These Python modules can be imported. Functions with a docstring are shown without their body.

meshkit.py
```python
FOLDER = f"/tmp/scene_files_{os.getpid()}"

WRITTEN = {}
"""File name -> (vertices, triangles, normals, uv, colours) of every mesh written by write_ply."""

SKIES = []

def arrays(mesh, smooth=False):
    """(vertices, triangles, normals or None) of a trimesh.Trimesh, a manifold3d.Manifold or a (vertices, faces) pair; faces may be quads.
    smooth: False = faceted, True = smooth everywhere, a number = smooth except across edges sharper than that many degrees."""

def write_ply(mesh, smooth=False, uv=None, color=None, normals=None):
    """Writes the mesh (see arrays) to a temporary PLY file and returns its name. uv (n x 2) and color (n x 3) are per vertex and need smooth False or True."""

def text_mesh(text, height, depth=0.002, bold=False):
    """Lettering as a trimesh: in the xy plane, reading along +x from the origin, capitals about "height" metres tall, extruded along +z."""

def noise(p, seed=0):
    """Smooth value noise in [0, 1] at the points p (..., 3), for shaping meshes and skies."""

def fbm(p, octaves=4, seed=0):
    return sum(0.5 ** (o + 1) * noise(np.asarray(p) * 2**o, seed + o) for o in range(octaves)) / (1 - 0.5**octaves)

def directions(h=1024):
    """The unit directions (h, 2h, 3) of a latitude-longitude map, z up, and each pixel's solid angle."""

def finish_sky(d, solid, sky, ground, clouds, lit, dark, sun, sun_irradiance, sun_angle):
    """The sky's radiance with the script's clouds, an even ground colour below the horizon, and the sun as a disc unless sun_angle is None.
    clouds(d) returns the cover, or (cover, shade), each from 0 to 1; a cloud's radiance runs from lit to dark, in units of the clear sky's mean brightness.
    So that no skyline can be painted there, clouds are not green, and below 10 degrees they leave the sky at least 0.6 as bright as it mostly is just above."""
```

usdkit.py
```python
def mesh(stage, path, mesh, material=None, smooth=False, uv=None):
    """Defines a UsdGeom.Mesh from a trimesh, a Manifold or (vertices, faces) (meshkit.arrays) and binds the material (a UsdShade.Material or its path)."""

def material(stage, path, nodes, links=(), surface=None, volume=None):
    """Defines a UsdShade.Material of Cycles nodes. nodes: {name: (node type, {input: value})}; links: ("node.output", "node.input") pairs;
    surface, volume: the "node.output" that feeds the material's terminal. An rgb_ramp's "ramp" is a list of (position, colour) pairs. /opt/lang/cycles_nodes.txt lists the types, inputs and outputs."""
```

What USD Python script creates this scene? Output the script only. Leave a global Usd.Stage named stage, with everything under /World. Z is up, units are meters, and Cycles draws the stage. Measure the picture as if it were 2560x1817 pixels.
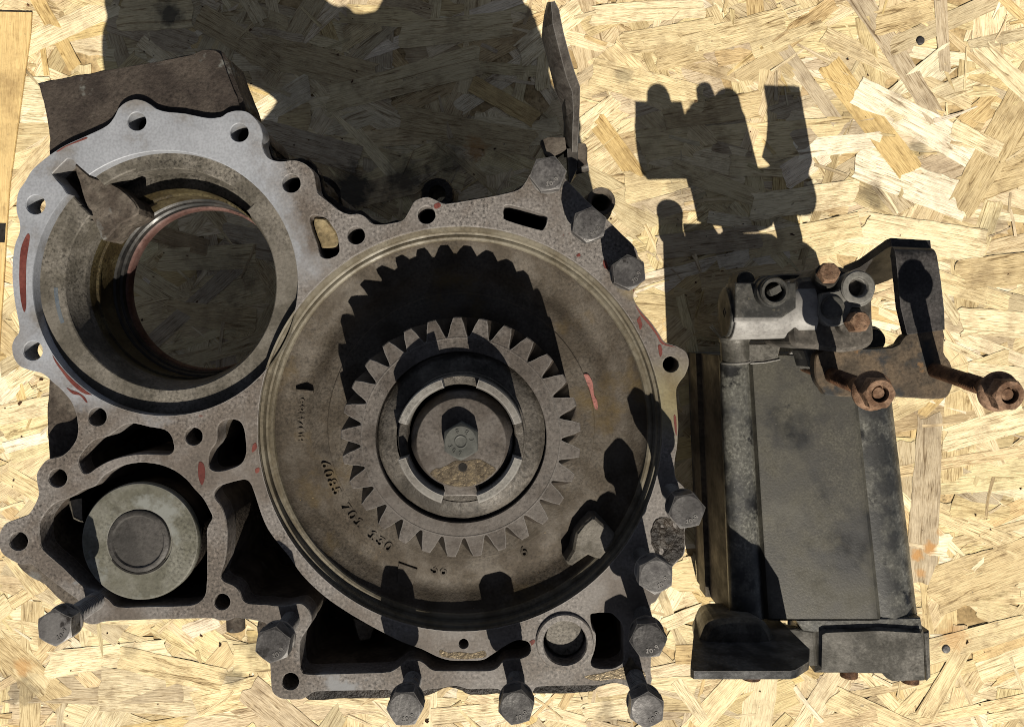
import math, random
import numpy as np, trimesh, shapely, usdkit, meshkit, manifold3d
from shapely.geometry import Polygon, Point, LineString, MultiPolygon, box as sbox
from shapely.ops import unary_union
from pxr import Usd, UsdGeom, UsdLux, UsdShade, Gf, Sdf, Vt

random.seed(7); rng = np.random.default_rng(7)
stage = Usd.Stage.CreateInMemory()
UsdGeom.SetStageUpAxis(stage, UsdGeom.Tokens.z); UsdGeom.SetStageMetersPerUnit(stage, 1.0)
world = UsdGeom.Xform.Define(stage, '/World'); UsdGeom.Scope.Define(stage, '/World/Looks')
S = 0.00025          # metres per unit (a unit is one pixel of the photograph on the plane of the big flange)
GZ = -850.0          # the board, in units below the flange
D = 2000.0           # camera above the flange, in units
NX, NY = 1270.0, 825.0

# ------------------------------------------------------------------ camera, sky, sun
cam = UsdGeom.Camera.Define(stage, '/World/camera')
cam.AddTranslateOp().Set(Gf.Vec3d(0, 0, (D - GZ) * S))
AP = 36.0
cam.CreateHorizontalApertureAttr(AP); cam.CreateVerticalApertureAttr(AP * 726 / 1024)
cam.CreateFocalLengthAttr(AP * D / 2560)
cam.CreateHorizontalApertureOffsetAttr((1280 - NX) * AP / 2560)
cam.CreateVerticalApertureOffsetAttr(-(908 - NY) * AP / 2560)
cam.CreateClippingRangeAttr(Gf.Vec2f(0.01, 50))
cam.CreateExposureAttr(0.84)

SUN = np.array([0.245, -1.02, 1.0]); SUN /= np.linalg.norm(SUN)
sun = UsdLux.DistantLight.Define(stage, '/World/sun')
sun.CreateIntensityAttr(1.25); sun.CreateAngleAttr(0.5); sun.CreateColorAttr(Gf.Vec3f(1, 0.925, 0.80))
sun.GetPrim().CreateAttribute('inputs:normalize', Sdf.ValueTypeNames.Bool).Set(True)
sun.AddOrientOp().Set(Gf.Quatf(Gf.Rotation(Gf.Vec3d(0, 0, 1), Gf.Vec3d(*map(float, SUN))).GetQuat()))
sky = UsdLux.DomeLight.Define(stage, '/World/sky')
skm = usdkit.material(stage, '/World/Looks/sky', {
    't': ('sky_texture', {'sky_type': 'single_scattering', 'sun_disc': False, 'air_density': .42, 'aerosol_density': .45, 'sun_elevation': float(math.asin(SUN[2])), 'sun_rotation': float(math.atan2(SUN[0], SUN[1]))}),
    'h': ('hsv', {'saturation': .5}), 'b': ('background_shader', {'strength': 0.05})}, [('t.color', 'h.color'), ('h.color', 'b.color')], surface='b.background')
UsdShade.MaterialBindingAPI.Apply(sky.GetPrim()).Bind(skm)
sky.GetPrim().SetCustomDataByKey('kind', 'structure')

# ------------------------------------------------------------------ scene helpers
used = {}
def numbered(path):
    n = used.get(path, 0); used[path] = n + 1
    return path if n == 0 else '%s_%03d' % (path, n)
BASE = {}
def tag(p, label=None, cat=None, group=None, kind=None):
    p = p.GetPrim() if hasattr(p, 'GetPrim') else p
    for k, v in (('label', label), ('category', cat), ('group', group), ('kind', kind)):
        if v: p.SetCustomDataByKey(k, v)
    return p
def thing(name, label, cat, base=(0, 0, GZ), group=None, kind=None):
    x = UsdGeom.Xform.Define(stage, numbered('/World/' + name))
    x.AddTranslateOp().Set(Gf.Vec3d(base[0] * S, base[1] * S, (base[2] - GZ) * S))
    BASE[str(x.GetPath())] = np.array(base, float)
    return tag(x, label, cat, group, kind)
def obj(name, mesh, mat, parent, smooth=35, label=None, kind=None, uv=None, tint=None):
    path = numbered('%s/%s' % (parent.GetPath(), name))
    base = BASE.get(str(parent.GetPath()), np.zeros(3))
    BASE[path] = base
    if hasattr(mesh, 'to_mesh'):
        m = mesh.to_mesh(); mesh = trimesh.Trimesh(m.vert_properties[:, :3], m.tri_verts, process=False)
    if isinstance(mesh, list): mesh = trimesh.util.concatenate(mesh)
    v = (np.asarray(mesh.vertices, float) - base) * S
    if uv is None:
        t = trimesh.Trimesh(v / S, mesh.faces, process=False); t.merge_vertices(digits_vertex=3)
        t.vertices = t.vertices * S
        t.update_faces(t.nondegenerate_faces(height=1e-8)); t.remove_unreferenced_vertices()
        g = usdkit.mesh(stage, path, t, mat, smooth=smooth)
    else:
        g = usdkit.mesh(stage, path, (v, np.asarray(mesh.faces)), mat, smooth=False, uv=uv)
        if tint is not None:
            UsdGeom.PrimvarsAPI(g).CreatePrimvar('tint', Sdf.ValueTypeNames.Color3fArray, 'vertex').Set(Vt.Vec3fArray.FromNumpy(np.asarray(tint, np.float32)))
    return tag(g, label, None, None, kind)
def copy_of(src, name, base, label, cat, group=None, rot=(0, 0, 0), scale=1.0):
    x = UsdGeom.Xform.Define(stage, numbered('/World/' + name))
    x.AddTranslateOp().Set(Gf.Vec3d(base[0] * S, base[1] * S, (base[2] - GZ) * S))
    x.AddRotateXYZOp().Set(Gf.Vec3f(*rot))
    if scale != 1.0: x.AddScaleOp().Set(Gf.Vec3f(scale, scale, scale))
    x.GetPrim().GetReferences().AddInternalReference(src.GetPath()); x.GetPrim().SetInstanceable(True)
    return tag(x, label, cat, group)

# a photograph position seen at height z (units above the flange) -> units
def U(px, py, z=0.0):
    k = (D - z) / D
    return np.array([(px - NX) * k, -(py - NY) * k, z])
def UP(pts, z=0.0): return [tuple(U(x, y, z)[:2]) for x, y in pts]
def Z(pts, ox, oy, s): return [(ox + x / s, oy + y / s) for x, y in pts]
def smooth(pts, n=4):
    p = np.asarray(pts, float); out = []
    a, b, c, d = np.roll(p, 1, 0), p, np.roll(p, -1, 0), np.roll(p, -2, 0)
    for t in np.linspace(0, 1, n, endpoint=False):
        out.append(0.5 * (2 * b + (c - a) * t + (2 * a - 5 * b + 4 * c - d) * t * t + (3 * b - a - 3 * c + d) * t ** 3))
    return np.stack(out, 1).reshape(-1, 2)
def shape(pts, z=0, n=4):
    return Polygon(smooth(UP(pts, z), n)).buffer(0)
def disc(px, py, r, z=0, n=48):
    c = U(px, py, z); return Point(c[0], c[1]).buffer(r, quad_segs=n // 4)

def tri(p):
    v, f = trimesh.creation.triangulate_polygon(p, engine='manifold'); return v, f
def ring_inset(r, d):
    a = np.asarray(r, float); e1 = a - np.roll(a, 1, 0); e2 = np.roll(a, -1, 0) - a
    n1 = np.stack([-e1[:, 1], e1[:, 0]], 1); n2 = np.stack([-e2[:, 1], e2[:, 0]], 1)
    n1 /= np.maximum(np.linalg.norm(n1, axis=1, keepdims=True), 1e-9); n2 /= np.maximum(np.linalg.norm(n2, axis=1, keepdims=True), 1e-9)
    n = n1 + n2; n /= np.maximum(np.linalg.norm(n, axis=1, keepdims=True), 1e-9)
    k = np.clip(1 / np.maximum((n * n1).sum(1), .5), 1, 1.6)
    return a + n * (d * k)[:, None]
def polys(p):
    return [q for q in getattr(p, 'geoms', [p]) if q.geom_type == 'Polygon' and q.area > 1]
def plate(poly, z0, z1, ch=2.5, flare=0.0, bottom=True, wob=None):
    """A prism of the outline with a chamfered upper edge; flare widens it towards the bottom."""
    out = []
    for p in polys(poly):
        p = shapely.geometry.polygon.orient(p.simplify(0.35), 1.0)
        rings = [np.asarray(r.coords)[:-1] for r in (p.exterior, *p.interiors)]
        ins = [ring_inset(r, ch) for r in rings]
        top = Polygon(ins[0], ins[1:])
        if not top.is_valid:
            top = p.buffer(-ch * .5)
        for q in polys(top):
            v, f = tri(q)
            out.append(trimesh.Trimesh(np.c_[v, np.full(len(v), z1)], f, process=False))
        if bottom:
            v, f = tri(p)
            out.append(trimesh.Trimesh(np.c_[v, np.full(len(v), z0)], f[:, ::-1], process=False))
        for r, i in zip(rings, ins):
            lv = [np.c_[i, np.full(len(i), z1)], np.c_[r, np.full(len(r), z1 - ch)], np.c_[ring_inset(r, -flare) if flare else r, np.full(len(r), z0)]]
            n = len(r); a = np.arange(n); b = (a + 1) % n
            for k in range(2):
                V = np.vstack([lv[k], lv[k + 1]])
                F = np.vstack([np.c_[a, a + n, b + n], np.c_[a, b + n, b]])
                out.append(trimesh.Trimesh(V, F, process=False))
    return trimesh.util.concatenate(out)
def lathe(prof, c=(0, 0), n=96, a0=0, a1=360, z=0):
    """Revolves (radius, height) pairs about a vertical axis at c."""
    full = abs(a1 - a0) >= 360
    A = np.radians(np.linspace(a0, a1, n + 1)); m = len(prof)
    P = np.asarray(prof, float)
    V = np.stack([np.stack([c[0] + P[:, 0] * math.cos(t), c[1] + P[:, 0] * math.sin(t), P[:, 1] + z], 1) for t in A]).reshape(-1, 3)
    F = []
    for i in range(n):
        for j in range(m - 1):
            a, b = i * m + j, (i + 1) * m + j
            F += [(a, a + 1, b), (b, a + 1, b + 1)]
    return trimesh.Trimesh(V, F, process=False)
def hull(points):
    return trimesh.convex.convex_hull(np.asarray(points, float))
def rbox(x0, x1, y0, y1, z0, z1, r=4):
    r = min(r, .49 * abs(x1 - x0), .49 * abs(y1 - y0), .49 * abs(z1 - z0))
    pts = []
    for sx, X in ((1, x0), (-1, x1)):
        for sy, Y in ((1, y0), (-1, y1)):
            for sz, Zz in ((1, z0), (-1, z1)):
                pts += [(X, Y + sy * r, Zz + sz * r), (X + sx * r, Y, Zz + sz * r), (X + sx * r, Y + sy * r, Zz), (X + sx * r * .3, Y + sy * r * .3, Zz + sz * r * .3)]
    return hull(pts)
def rod(a, b, r0, r1=None, n=24, caps=True):
    r1 = r0 if r1 is None else r1
    a, b = np.asarray(a, float), np.asarray(b, float); d = b - a; L = np.linalg.norm(d); d /= L
    u = np.cross(d, [0, 0, 1.0] if abs(d[2]) < .9 else [1.0, 0, 0]); u /= np.linalg.norm(u); w = np.cross(d, u)
    m = lathe([(0, 0), (r0, 0), (r1, L), (0, L)] if caps else [(r0, 0), (r1, L)], n=n)
    R = np.stack([u, w, d], 1)
    if np.linalg.det(R) < 0: R[:, 0] *= -1
    m.vertices = m.vertices @ R.T + a
    return m
def along(mesh, a, b):
    """Moves a mesh built on the z axis so that z runs from a towards b."""
    a, b = np.asarray(a, float), np.asarray(b, float); d = b - a; d /= np.linalg.norm(d)
    u = np.cross([0, 1.0, 0], d); u /= np.linalg.norm(u); w = np.cross(d, u)
    m = mesh.copy(); m.vertices = m.vertices @ np.stack([u, w, d], 1).T + a
    return m
def roughen(mesh, amp, scale, seed=0, edge=None):
    m = mesh.copy()
    if edge: 
        v, f = trimesh.remesh.subdivide_to_size(m.vertices, m.faces, edge, max_iter=8); m = trimesh.Trimesh(v, f, process=True)
    m.merge_vertices()
    n = m.vertex_normals
    m.vertices = m.vertices + n * ((meshkit.fbm(m.vertices * scale, 3, seed) - .5) * 2 * amp)[:, None]
    return m
def man(mesh): 
    m = mesh.copy(); m.merge_vertices(); m.fix_normals()
    return manifold3d.Manifold(manifold3d.Mesh(np.asarray(m.vertices, np.float32), np.asarray(m.faces, np.uint32)))
def hexhead(af, z0, z1, cone=0.18):
    R = af / math.sqrt(3)
    hx = manifold3d.Manifold.extrude(manifold3d.CrossSection([[(R * math.cos(math.radians(60 * k)), R * math.sin(math.radians(60 * k))) for k in range(6)]]), z1 - z0).translate((0, 0, z0))
    h = z1 - z0
    cn = manifold3d.Manifold.revolve(manifold3d.CrossSection([[(0, z0 - 1), (R * 1.05, z0 - 1), (R * 1.05, z1 - h * cone), (af * .47, z1), (0, z1)]]), 48)
    return hx ^ cn
def thread(r, z0, z1, pitch=7, n=20):
    k = int((z1 - z0) / pitch); pr = [(0, z1), (r * .8, z1)]
    for i in range(k):
        pr += [(r, z1 - (i + .35) * pitch), (r * .88, z1 - (i + .9) * pitch)]
    pr += [(r * .88, z0)]
    return lathe(pr[::-1], n=n)

# ------------------------------------------------------------------ materials
TONE = {'milled_flange': .54, 'bowl_casting': .36, 'gear_steel': .5, 'rough_race': .5, 'bright_collar': .52, 'dusty_black_paint': .44, 'worn_black_paint': .45, 'worn_end_cap': .5, 'zinc_cover': .5,
        'dark_dome': .42, 'blue_smear': .5, 'bolt_steel': .8, 'washer_steel': .8, 'zinc_bolt': .55, 'grimy_box': .38, 'dirty_casting': .6, 'bore_casting': .46, 'machined_lip': .44, 'oily_bore_wall': .32, 'clean_aluminium': .62,
        'valve_block': .62, 'rust': .66, 'dark_rust': .75, 'black_bracket': .6, 'rusty_bracket': .48, 'red_paint': .42, 'pink_seal_lip': .36, 'pink_paint': .55, 'lever_steel': .5, 'crud_and_shade': .8, 'dusty_slot': .8}
def M(name, a, b, rough=.55, metal=0.0, mottle=45, speck=650, dark=.45, light=1.35, bump=.25, bdist=.0006, patches=None, spec=.16, coat=0, zone=None, vary=None, edge=0):
    k = TONE.get(name, 1.0) * .87; a = tuple(k * x for x in a); b = tuple(k * x for x in b)
    patches = [(tuple(k * x for x in p[0]), *p[1:]) for p in (patches or [])]
    """Grimy metal: two tones in big mottles, fine dark and light specks, fine relief; patches = (colour, scale, threshold, softness)."""
    nd = {'g': ('geometry', {}),
          'n1': ('noise_texture', {'scale': mottle, 'detail': 5, 'roughness': .6}),
          'r1': ('rgb_ramp', {'ramp': [(.34, tuple(.8 * x for x in a)), (.44, a), (.56, b), (.68, tuple(1.12 * x for x in b))]}),
          'n2': ('noise_texture', {'scale': speck, 'detail': 3, 'roughness': .65}),
          'r2': ('rgb_ramp', {'ramp': [(.36, (dark,) * 3), (.46, (.93,) * 3), (.54, (1.0,) * 3), (.65, (light,) * 3)]}),
          'mx': ('mix_color', {'blend_type': 'multiply', 'use_clamp': False}),
          'n0': ('noise_texture', {'scale': 15, 'detail': 5, 'roughness': .6}), 'r0': ('map_range', {'from_min': .38, 'from_max': .62, 'to_min': .28, 'to_max': 1.0, 'clamp': True}),
          'r9': ('map_range', {'from_min': .35, 'from_max': .65, 'to_min': rough + .1, 'to_max': rough - .12}),
          'bp': ('bump', {'strength': bump, 'distance': bdist}),
          'p': ('principled_bsdf', {'roughness': rough, 'metallic': metal * .35, 'specular_ior_level': spec, 'coat_weight': coat})}
    ln = [('g.position', 'n1.vector'), ('g.position', 'n2.vector'), ('n1.fac', 'r1.fac'), ('n2.fac', 'r2.fac'),
          ('r1.color', 'mx.a'), ('r2.color', 'mx.b'), ('g.position', 'n0.vector'), ('n0.fac', 'r0.value'), ('r0.result', 'mx.fac'), ('n1.fac', 'r9.value'), ('r9.result', 'p.roughness'), ('n2.fac', 'bp.height'), ('bp.normal', 'p.normal')]
    last = 'mx.result'
    for i, (col, sc, th, so, off) in enumerate(patches or []):
        nd['pm%d' % i] = ('mapping', {'location': (off, off * 1.7, 0)})
        nd['pn%d' % i] = ('noise_texture', {'scale': sc, 'detail': 6, 'roughness': .62})
        nd['pr%d' % i] = ('map_range', {'from_min': th, 'from_max': th + so, 'to_min': 0, 'to_max': 1, 'clamp': True})
        nd['px%d' % i] = ('mix_color', {'blend_type': 'mix', 'b': col})
        ln += [('g.position', 'pm%d.vector' % i), ('pm%d.vector' % i, 'pn%d.vector' % i), ('pn%d.fac' % i, 'pr%d.value' % i), ('pr%d.result' % i, 'px%d.fac' % i), (last, 'px%d.a' % i)]
        last = 'px%d.result' % i
    if edge:
        # bare metal where the paint or the grime has rubbed off the corners
        nd.update({'eb': ('bevel', {'samples': 4, 'radius': .0009}), 'ed': ('vector_math', {'math_type': 'dot_product'}), 'en': ('noise_texture', {'scale': 180, 'detail': 4, 'roughness': .7}),
                   'ea': ('math', {'math_type': 'multiply_add', 'value2': .22}), 'er': ('map_range', {'from_min': 1.04, 'from_max': .94, 'to_min': 0, 'to_max': 1, 'clamp': True}), 'ex': ('mix_color', {'blend_type': 'mix', 'b': (edge, edge * .95, edge * .9)})})
        ln += [('eb.bevel', 'ed.vector1'), ('g.normal', 'ed.vector2'), ('g.position', 'en.vector'), ('en.fac', 'ea.value1'), ('ed.value', 'ea.value3'), ('ea.value', 'er.value'), ('er.result', 'ex.fac'), (last, 'ex.a')]
        last = 'ex.result'
    if vary:
        nd.update({'oi': ('object_info', {}), 'ov': ('map_range', {'from_min': 0, 'from_max': 1, 'to_min': vary[0], 'to_max': vary[1]}), 'ox': ('mix_color', {'blend_type': 'multiply', 'fac': 1.0, 'use_clamp': False})})
        ln += [('oi.random', 'ov.value'), ('ov.result', 'ox.b'), (last, 'ox.a')]; last = 'ox.result'
    for q, one in enumerate(zone or []):
        # ragged zones: oil stains, and cleaner metal with a bluish sky sheen painted in
        (zx, zy), zr, zs, zc, zm = one; c = U(zx, zy, 0) * S
        nd.update({'zd%d' % q: ('vector_math', {'math_type': 'distance', 'vector2': (c[0], c[1], -GZ * S)}), 'zn%d' % q: ('noise_texture', {'scale': 34, 'detail': 5, 'roughness': .65}),
                   'zm%d' % q: ('math', {'math_type': 'multiply_add', 'value2': zr * S * .75}), 'zr%d' % q: ('map_range', {'from_min': zr * S * 1.45, 'from_max': zr * S * 1.45 - zs * S, 'to_min': 0, 'to_max': .92, 'clamp': True}),
                   'zx%d' % q: ('mix_color', {'blend_type': 'mix'}), 'zw%d' % q: ('noise_texture', {'scale': 700, 'detail': 2}), 'zy%d' % q: ('noise_texture', {'scale': 24, 'detail': 5, 'roughness': .6}),
                   'zc%d' % q: ('rgb_ramp', {'ramp': [(.36, tuple(.62 * x for x in (zc[0] * 1.1, zc[1], zc[2] * .88))), (.47, tuple(.95 * x for x in zc)), (.62, tuple(1.12 * x for x in zc))]}),
                   'zz%d' % q: ('mix_color', {'blend_type': 'multiply', 'fac': .6, 'use_clamp': False}), 'zs%d' % q: ('rgb_ramp', {'ramp': [(.36, (.8, .8, .8)), (.6, (1.12, 1.12, 1.12))]}),
                   'zt%d' % q: ('math', {'math_type': 'multiply', 'value2': zm})})
        ln += [('g.position', 'zd%d.vector1' % q), ('g.position', 'zn%d.vector' % q), ('zn%d.fac' % q, 'zm%d.value1' % q), ('zd%d.value' % q, 'zm%d.value3' % q), ('zm%d.value' % q, 'zr%d.value' % q), ('zr%d.result' % q, 'zx%d.fac' % q),
               ('g.position', 'zw%d.vector' % q), ('g.position', 'zy%d.vector' % q), ('zy%d.fac' % q, 'zc%d.fac' % q), ('zw%d.fac' % q, 'zs%d.fac' % q), ('zc%d.color' % q, 'zz%d.a' % q), ('zs%d.color' % q, 'zz%d.b' % q), ('zz%d.result' % q, 'zx%d.b' % q), (last, 'zx%d.a' % q),
               ('zr%d.result' % q, 'zt%d.value1' % q), ('zt%d.value' % q, 'p.metallic')][:None if q == 0 else -1]
        last = 'zx%d.result' % q
    ln.append((last, 'p.base_color'))
    return usdkit.material(stage, '/World/Looks/' + name, nd, ln, surface='p.BSDF')

m_flange = M('milled_flange', (.165, .14, .12), (.235, .215, .20), edge=0.26, rough=.5, metal=.05, speck=560, dark=.32, light=1.7, bump=.12, spec=.22, mottle=22,
             patches=[((.085, .065, .05), 30, .62, .12, 3.1), ((.17, .06, .045), 55, .72, .03, 9.3), ((.30, .305, .315), 17, .655, .05, 6.6)],
             zone=[((300, 560), 455, 120, (.205, .215, .235), .16), ((1680, 1000), 120, 110, (.15, .13, .07), .0), ((1600, 700), 60, 60, (.17, .13, .06), .0)])  # first zone: cleaner metal, tinted blue for the sky reflected in it
m_cast = M('dirty_casting', (.075, .06, .048), (.13, .11, .09), rough=.75, speck=420, dark=.4, light=1.4, bump=.5, bdist=.001,
           patches=[((.20, .20, .19), 32, .64, .06, 2.0)])
m_box = M('grimy_box', (.07, .055, .046), (.105, .085, .07), edge=0.14, rough=.7, speck=420, dark=.35, light=1.4, bump=.6, bdist=.0012,
          patches=[((.24, .24, .22), 42, .61, .05, 2.6), ((.22, .185, .10), 34, .70, .04, 5.2)])
m_crud_shade = M('crud_and_shade', (.016, .013, .011), (.045, .036, .028), rough=.5, speck=260, bump=.9, bdist=.002)  # oily crud; as pocket floor its black also carries the pocket shade
m_bowl = M('bowl_casting', (.12, .097, .072), (.165, .14, .112), rough=.7, speck=560, dark=.5, light=1.4, bump=.45, bdist=.0008,
           patches=[((.19, .135, .06), 18, .56, .12, 4.4), ((.05, .04, .03), 24, .62, .10, 8.8), ((1.1, .75, .3), 520, .735, .02, 3.7)])
m_lip = M('machined_lip', (.20, .17, .12), (.29, .26, .20), rough=.45, metal=.1, speck=500, dark=.6, light=1.2, bump=.1)
m_bore = M('bore_casting', (.15, .135, .11), (.23, .21, .18), rough=.6, metal=.1, speck=560, dark=.35, light=1.5, bump=.4)
m_oilwall = M('oily_bore_wall', (.10, .075, .035), (.17, .14, .075), rough=.35, metal=.3, speck=600, dark=.3, light=1.6, bump=.3)
m_rubber = M('black_seal', (.012, .012, .012), (.03, .028, .026), rough=.4, speck=300, bump=.2)
m_pink = M('pink_seal_lip', (.20, .105, .09), (.27, .16, .14), rough=.55, speck=500, dark=.5, bump=.3)
m_gear = M('gear_steel', (.115, .098, .085), (.17, .152, .138), edge=0.17, rough=.5, metal=.3, speck=560, dark=.45, light=1.4, bump=.2,
           patches=[((.13, .075, .05), 40, .66, .06, 7.7)])
m_flank = M('shaded_tooth_flank', (.02, .016, .013), (.045, .037, .03), rough=.5, speck=500, light=1.5, bump=.2)  # dirty flanks, with the shade of the tooth gaps painted in
m_race = M('rough_race', (.075, .066, .055), (.145, .13, .112), rough=.55, metal=.05, speck=420, dark=.35, light=1.6, bump=.6, bdist=.001)
m_collar = M('bright_collar', (.22, .205, .185), (.31, .298, .275), edge=0.28, rough=.45, metal=.12, speck=520, dark=.5, light=1.25, bump=.2)
m_oil = usdkit.material(stage, '/World/Looks/oil_film', {
    'g': ('geometry', {}), 'n': ('noise_texture', {'scale': 420, 'detail': 3, 'roughness': .6}),
    'r': ('rgb_ramp', {'ramp': [(.36, (.03, .024, .018)), (.50, (.052, .043, .033)), (.64, (.085, .068, .045))]}),
    'b': ('bump', {'strength': .6, 'distance': .0008}), 'p': ('principled_bsdf', {'roughness': .36, 'metallic': 0.0, 'specular_ior_level': .35, 'specular_tint': (1, .8, .5)})},
    [('g.position', 'n.vector'), ('n.fac', 'r.fac'), ('r.color', 'p.base_color'), ('n.fac', 'b.height'), ('b.normal', 'p.normal')], surface='p.BSDF')
m_bolt = M('bolt_steel', (.055, .052, .052), (.10, .096, .094), edge=0.17, rough=.5, metal=.35, speck=480, dark=.5, light=1.5, bump=.35,
           patches=[((.13, .09, .06), 60, .67, .05, 1.2), ((.02, .018, .017), 70, .60, .06, 4.2)], vary=(.65, 1.5))
m_zbolt = M('zinc_bolt', (.085, .088, .08), (.12, .122, .112), rough=.55, metal=.1, speck=520, dark=.7, light=1.2, bump=.15)
m_washer = M('washer_steel', (.10, .092, .085), (.17, .16, .15), rough=.4, metal=.5, speck=480, dark=.4, light=1.5, bump=.3)
m_zinc = M('zinc_cover', (.17, .165, .13), (.24, .235, .20), edge=0.2, rough=.5, metal=.2, speck=500, dark=.5, light=1.35, bump=.15,
           patches=[((.30, .31, .29), 30, .58, .08, 2.2), ((.07, .065, .05), 22, .58, .08, 5.5)])
m_dome = M('dark_dome', (.075, .07, .066), (.12, .112, .105), rough=.6, metal=.1, speck=450, bump=.4)
m_cool = M('dusty_black_paint', (.075, .07, .056), (.125, .118, .095), rough=.42, speck=640, dark=.6, light=1.5, bump=.2, spec=.4,
           patches=[((.035, .035, .034), 13, .54, .10, 6.1), ((.19, .18, .145), 9, .57, .16, 1.9), ((.03, .03, .03), 55, .66, .06, 7.3), ((.20, .19, .16), 420, .68, .04, 2.1)])
m_cool2 = M('worn_black_paint', (.035, .036, .035), (.15, .148, .13), rough=.42, mottle=30, speck=420, dark=.35, light=2.1, bump=.25, spec=.4,
            patches=[((.010, .010, .010), 40, .60, .05, 8.1), ((.24, .24, .22), 330, .66, .05, 3.3)])
m_cap = M('worn_end_cap', (.085, .08, .068), (.19, .18, .16), edge=0.16, rough=.45, metal=.25, speck=520, dark=.5, light=1.5, bump=.25,
          patches=[((.04, .038, .035), 40, .60, .12, 3.3)])
m_plate = M('black_plate', (.02, .02, .021), (.05, .05, .05), edge=0.1, rough=.45, metal=.2, speck=300, light=2.0, bump=.3)
m_alu = M('clean_aluminium', (.26, .25, .238), (.33, .32, .305), rough=.55, metal=.05, speck=420, dark=.7, light=1.15, bump=.1,
          patches=[((.13, .12, .105), 30, .66, .08, 4.0)])
m_block = M('valve_block', (.16, .155, .14), (.22, .212, .195), edge=0.22, rough=.5, metal=.2, speck=420, dark=.6, light=1.25, bump=.2)
m_dblock = M('dark_valve_body', (.03, .027, .023), (.065, .058, .05), rough=.5, speck=380, dark=.6, light=1.6, bump=.25)  # near-black tone of block body and posts, far darker than the boss
m_plast = M('black_plastic', (.022, .022, .021), (.05, .048, .043), rough=.5, speck=380, dark=.6, light=1.8, bump=.25,
            patches=[((.11, .10, .07), 60, .62, .08, 1.5)])
m_dirtcap = M('dusty_cap', (.03, .03, .028), (.055, .053, .047), rough=.6, speck=500, light=1.7, bump=.25)
m_strap = M('black_bracket', (.035, .033, .033), (.065, .06, .058), edge=0.08, rough=.45, metal=.2, speck=520, light=1.6, bump=.2,
            patches=[((.13, .09, .065), 50, .68, .05, 2.0)])
m_strapr = M('rusty_bracket', (.11, .085, .06), (.17, .125, .082), rough=.65, speck=480, dark=.5, light=1.35, bump=.4,
             patches=[((.05, .05, .05), 34, .56, .08, 7.0), ((.25, .15, .075), 60, .66, .05, 3.0)])
m_rust = M('rust', (.14, .078, .046), (.25, .155, .098), rough=.8, mottle=90, speck=420, dark=.5, light=1.4, bump=.7, bdist=.001)
m_rustd = M('dark_rust', (.055, .026, .014), (.12, .06, .03), rough=.75, mottle=80, speck=420, dark=.5, light=1.6, bump=.6, bdist=.001)
m_lever = M('lever_steel', (.05, .042, .036), (.095, .085, .075), edge=0.12, rough=.55, metal=.2, speck=420, dark=.5, light=1.6, bump=.4)
m_red = M('red_paint', (.20, .05, .04), (.27, .085, .068), rough=.6, speck=500, dark=.6, light=1.2, bump=.2)
m_blue = M('blue_smear', (.10, .13, .17), (.16, .18, .20), rough=.5, speck=500, dark=.6, bump=.2)
m_black = M('black_mark', (.012, .011, .01), (.02, .018, .016), rough=.8, speck=400, bump=.1)
m_letter = m_bowl

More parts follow.
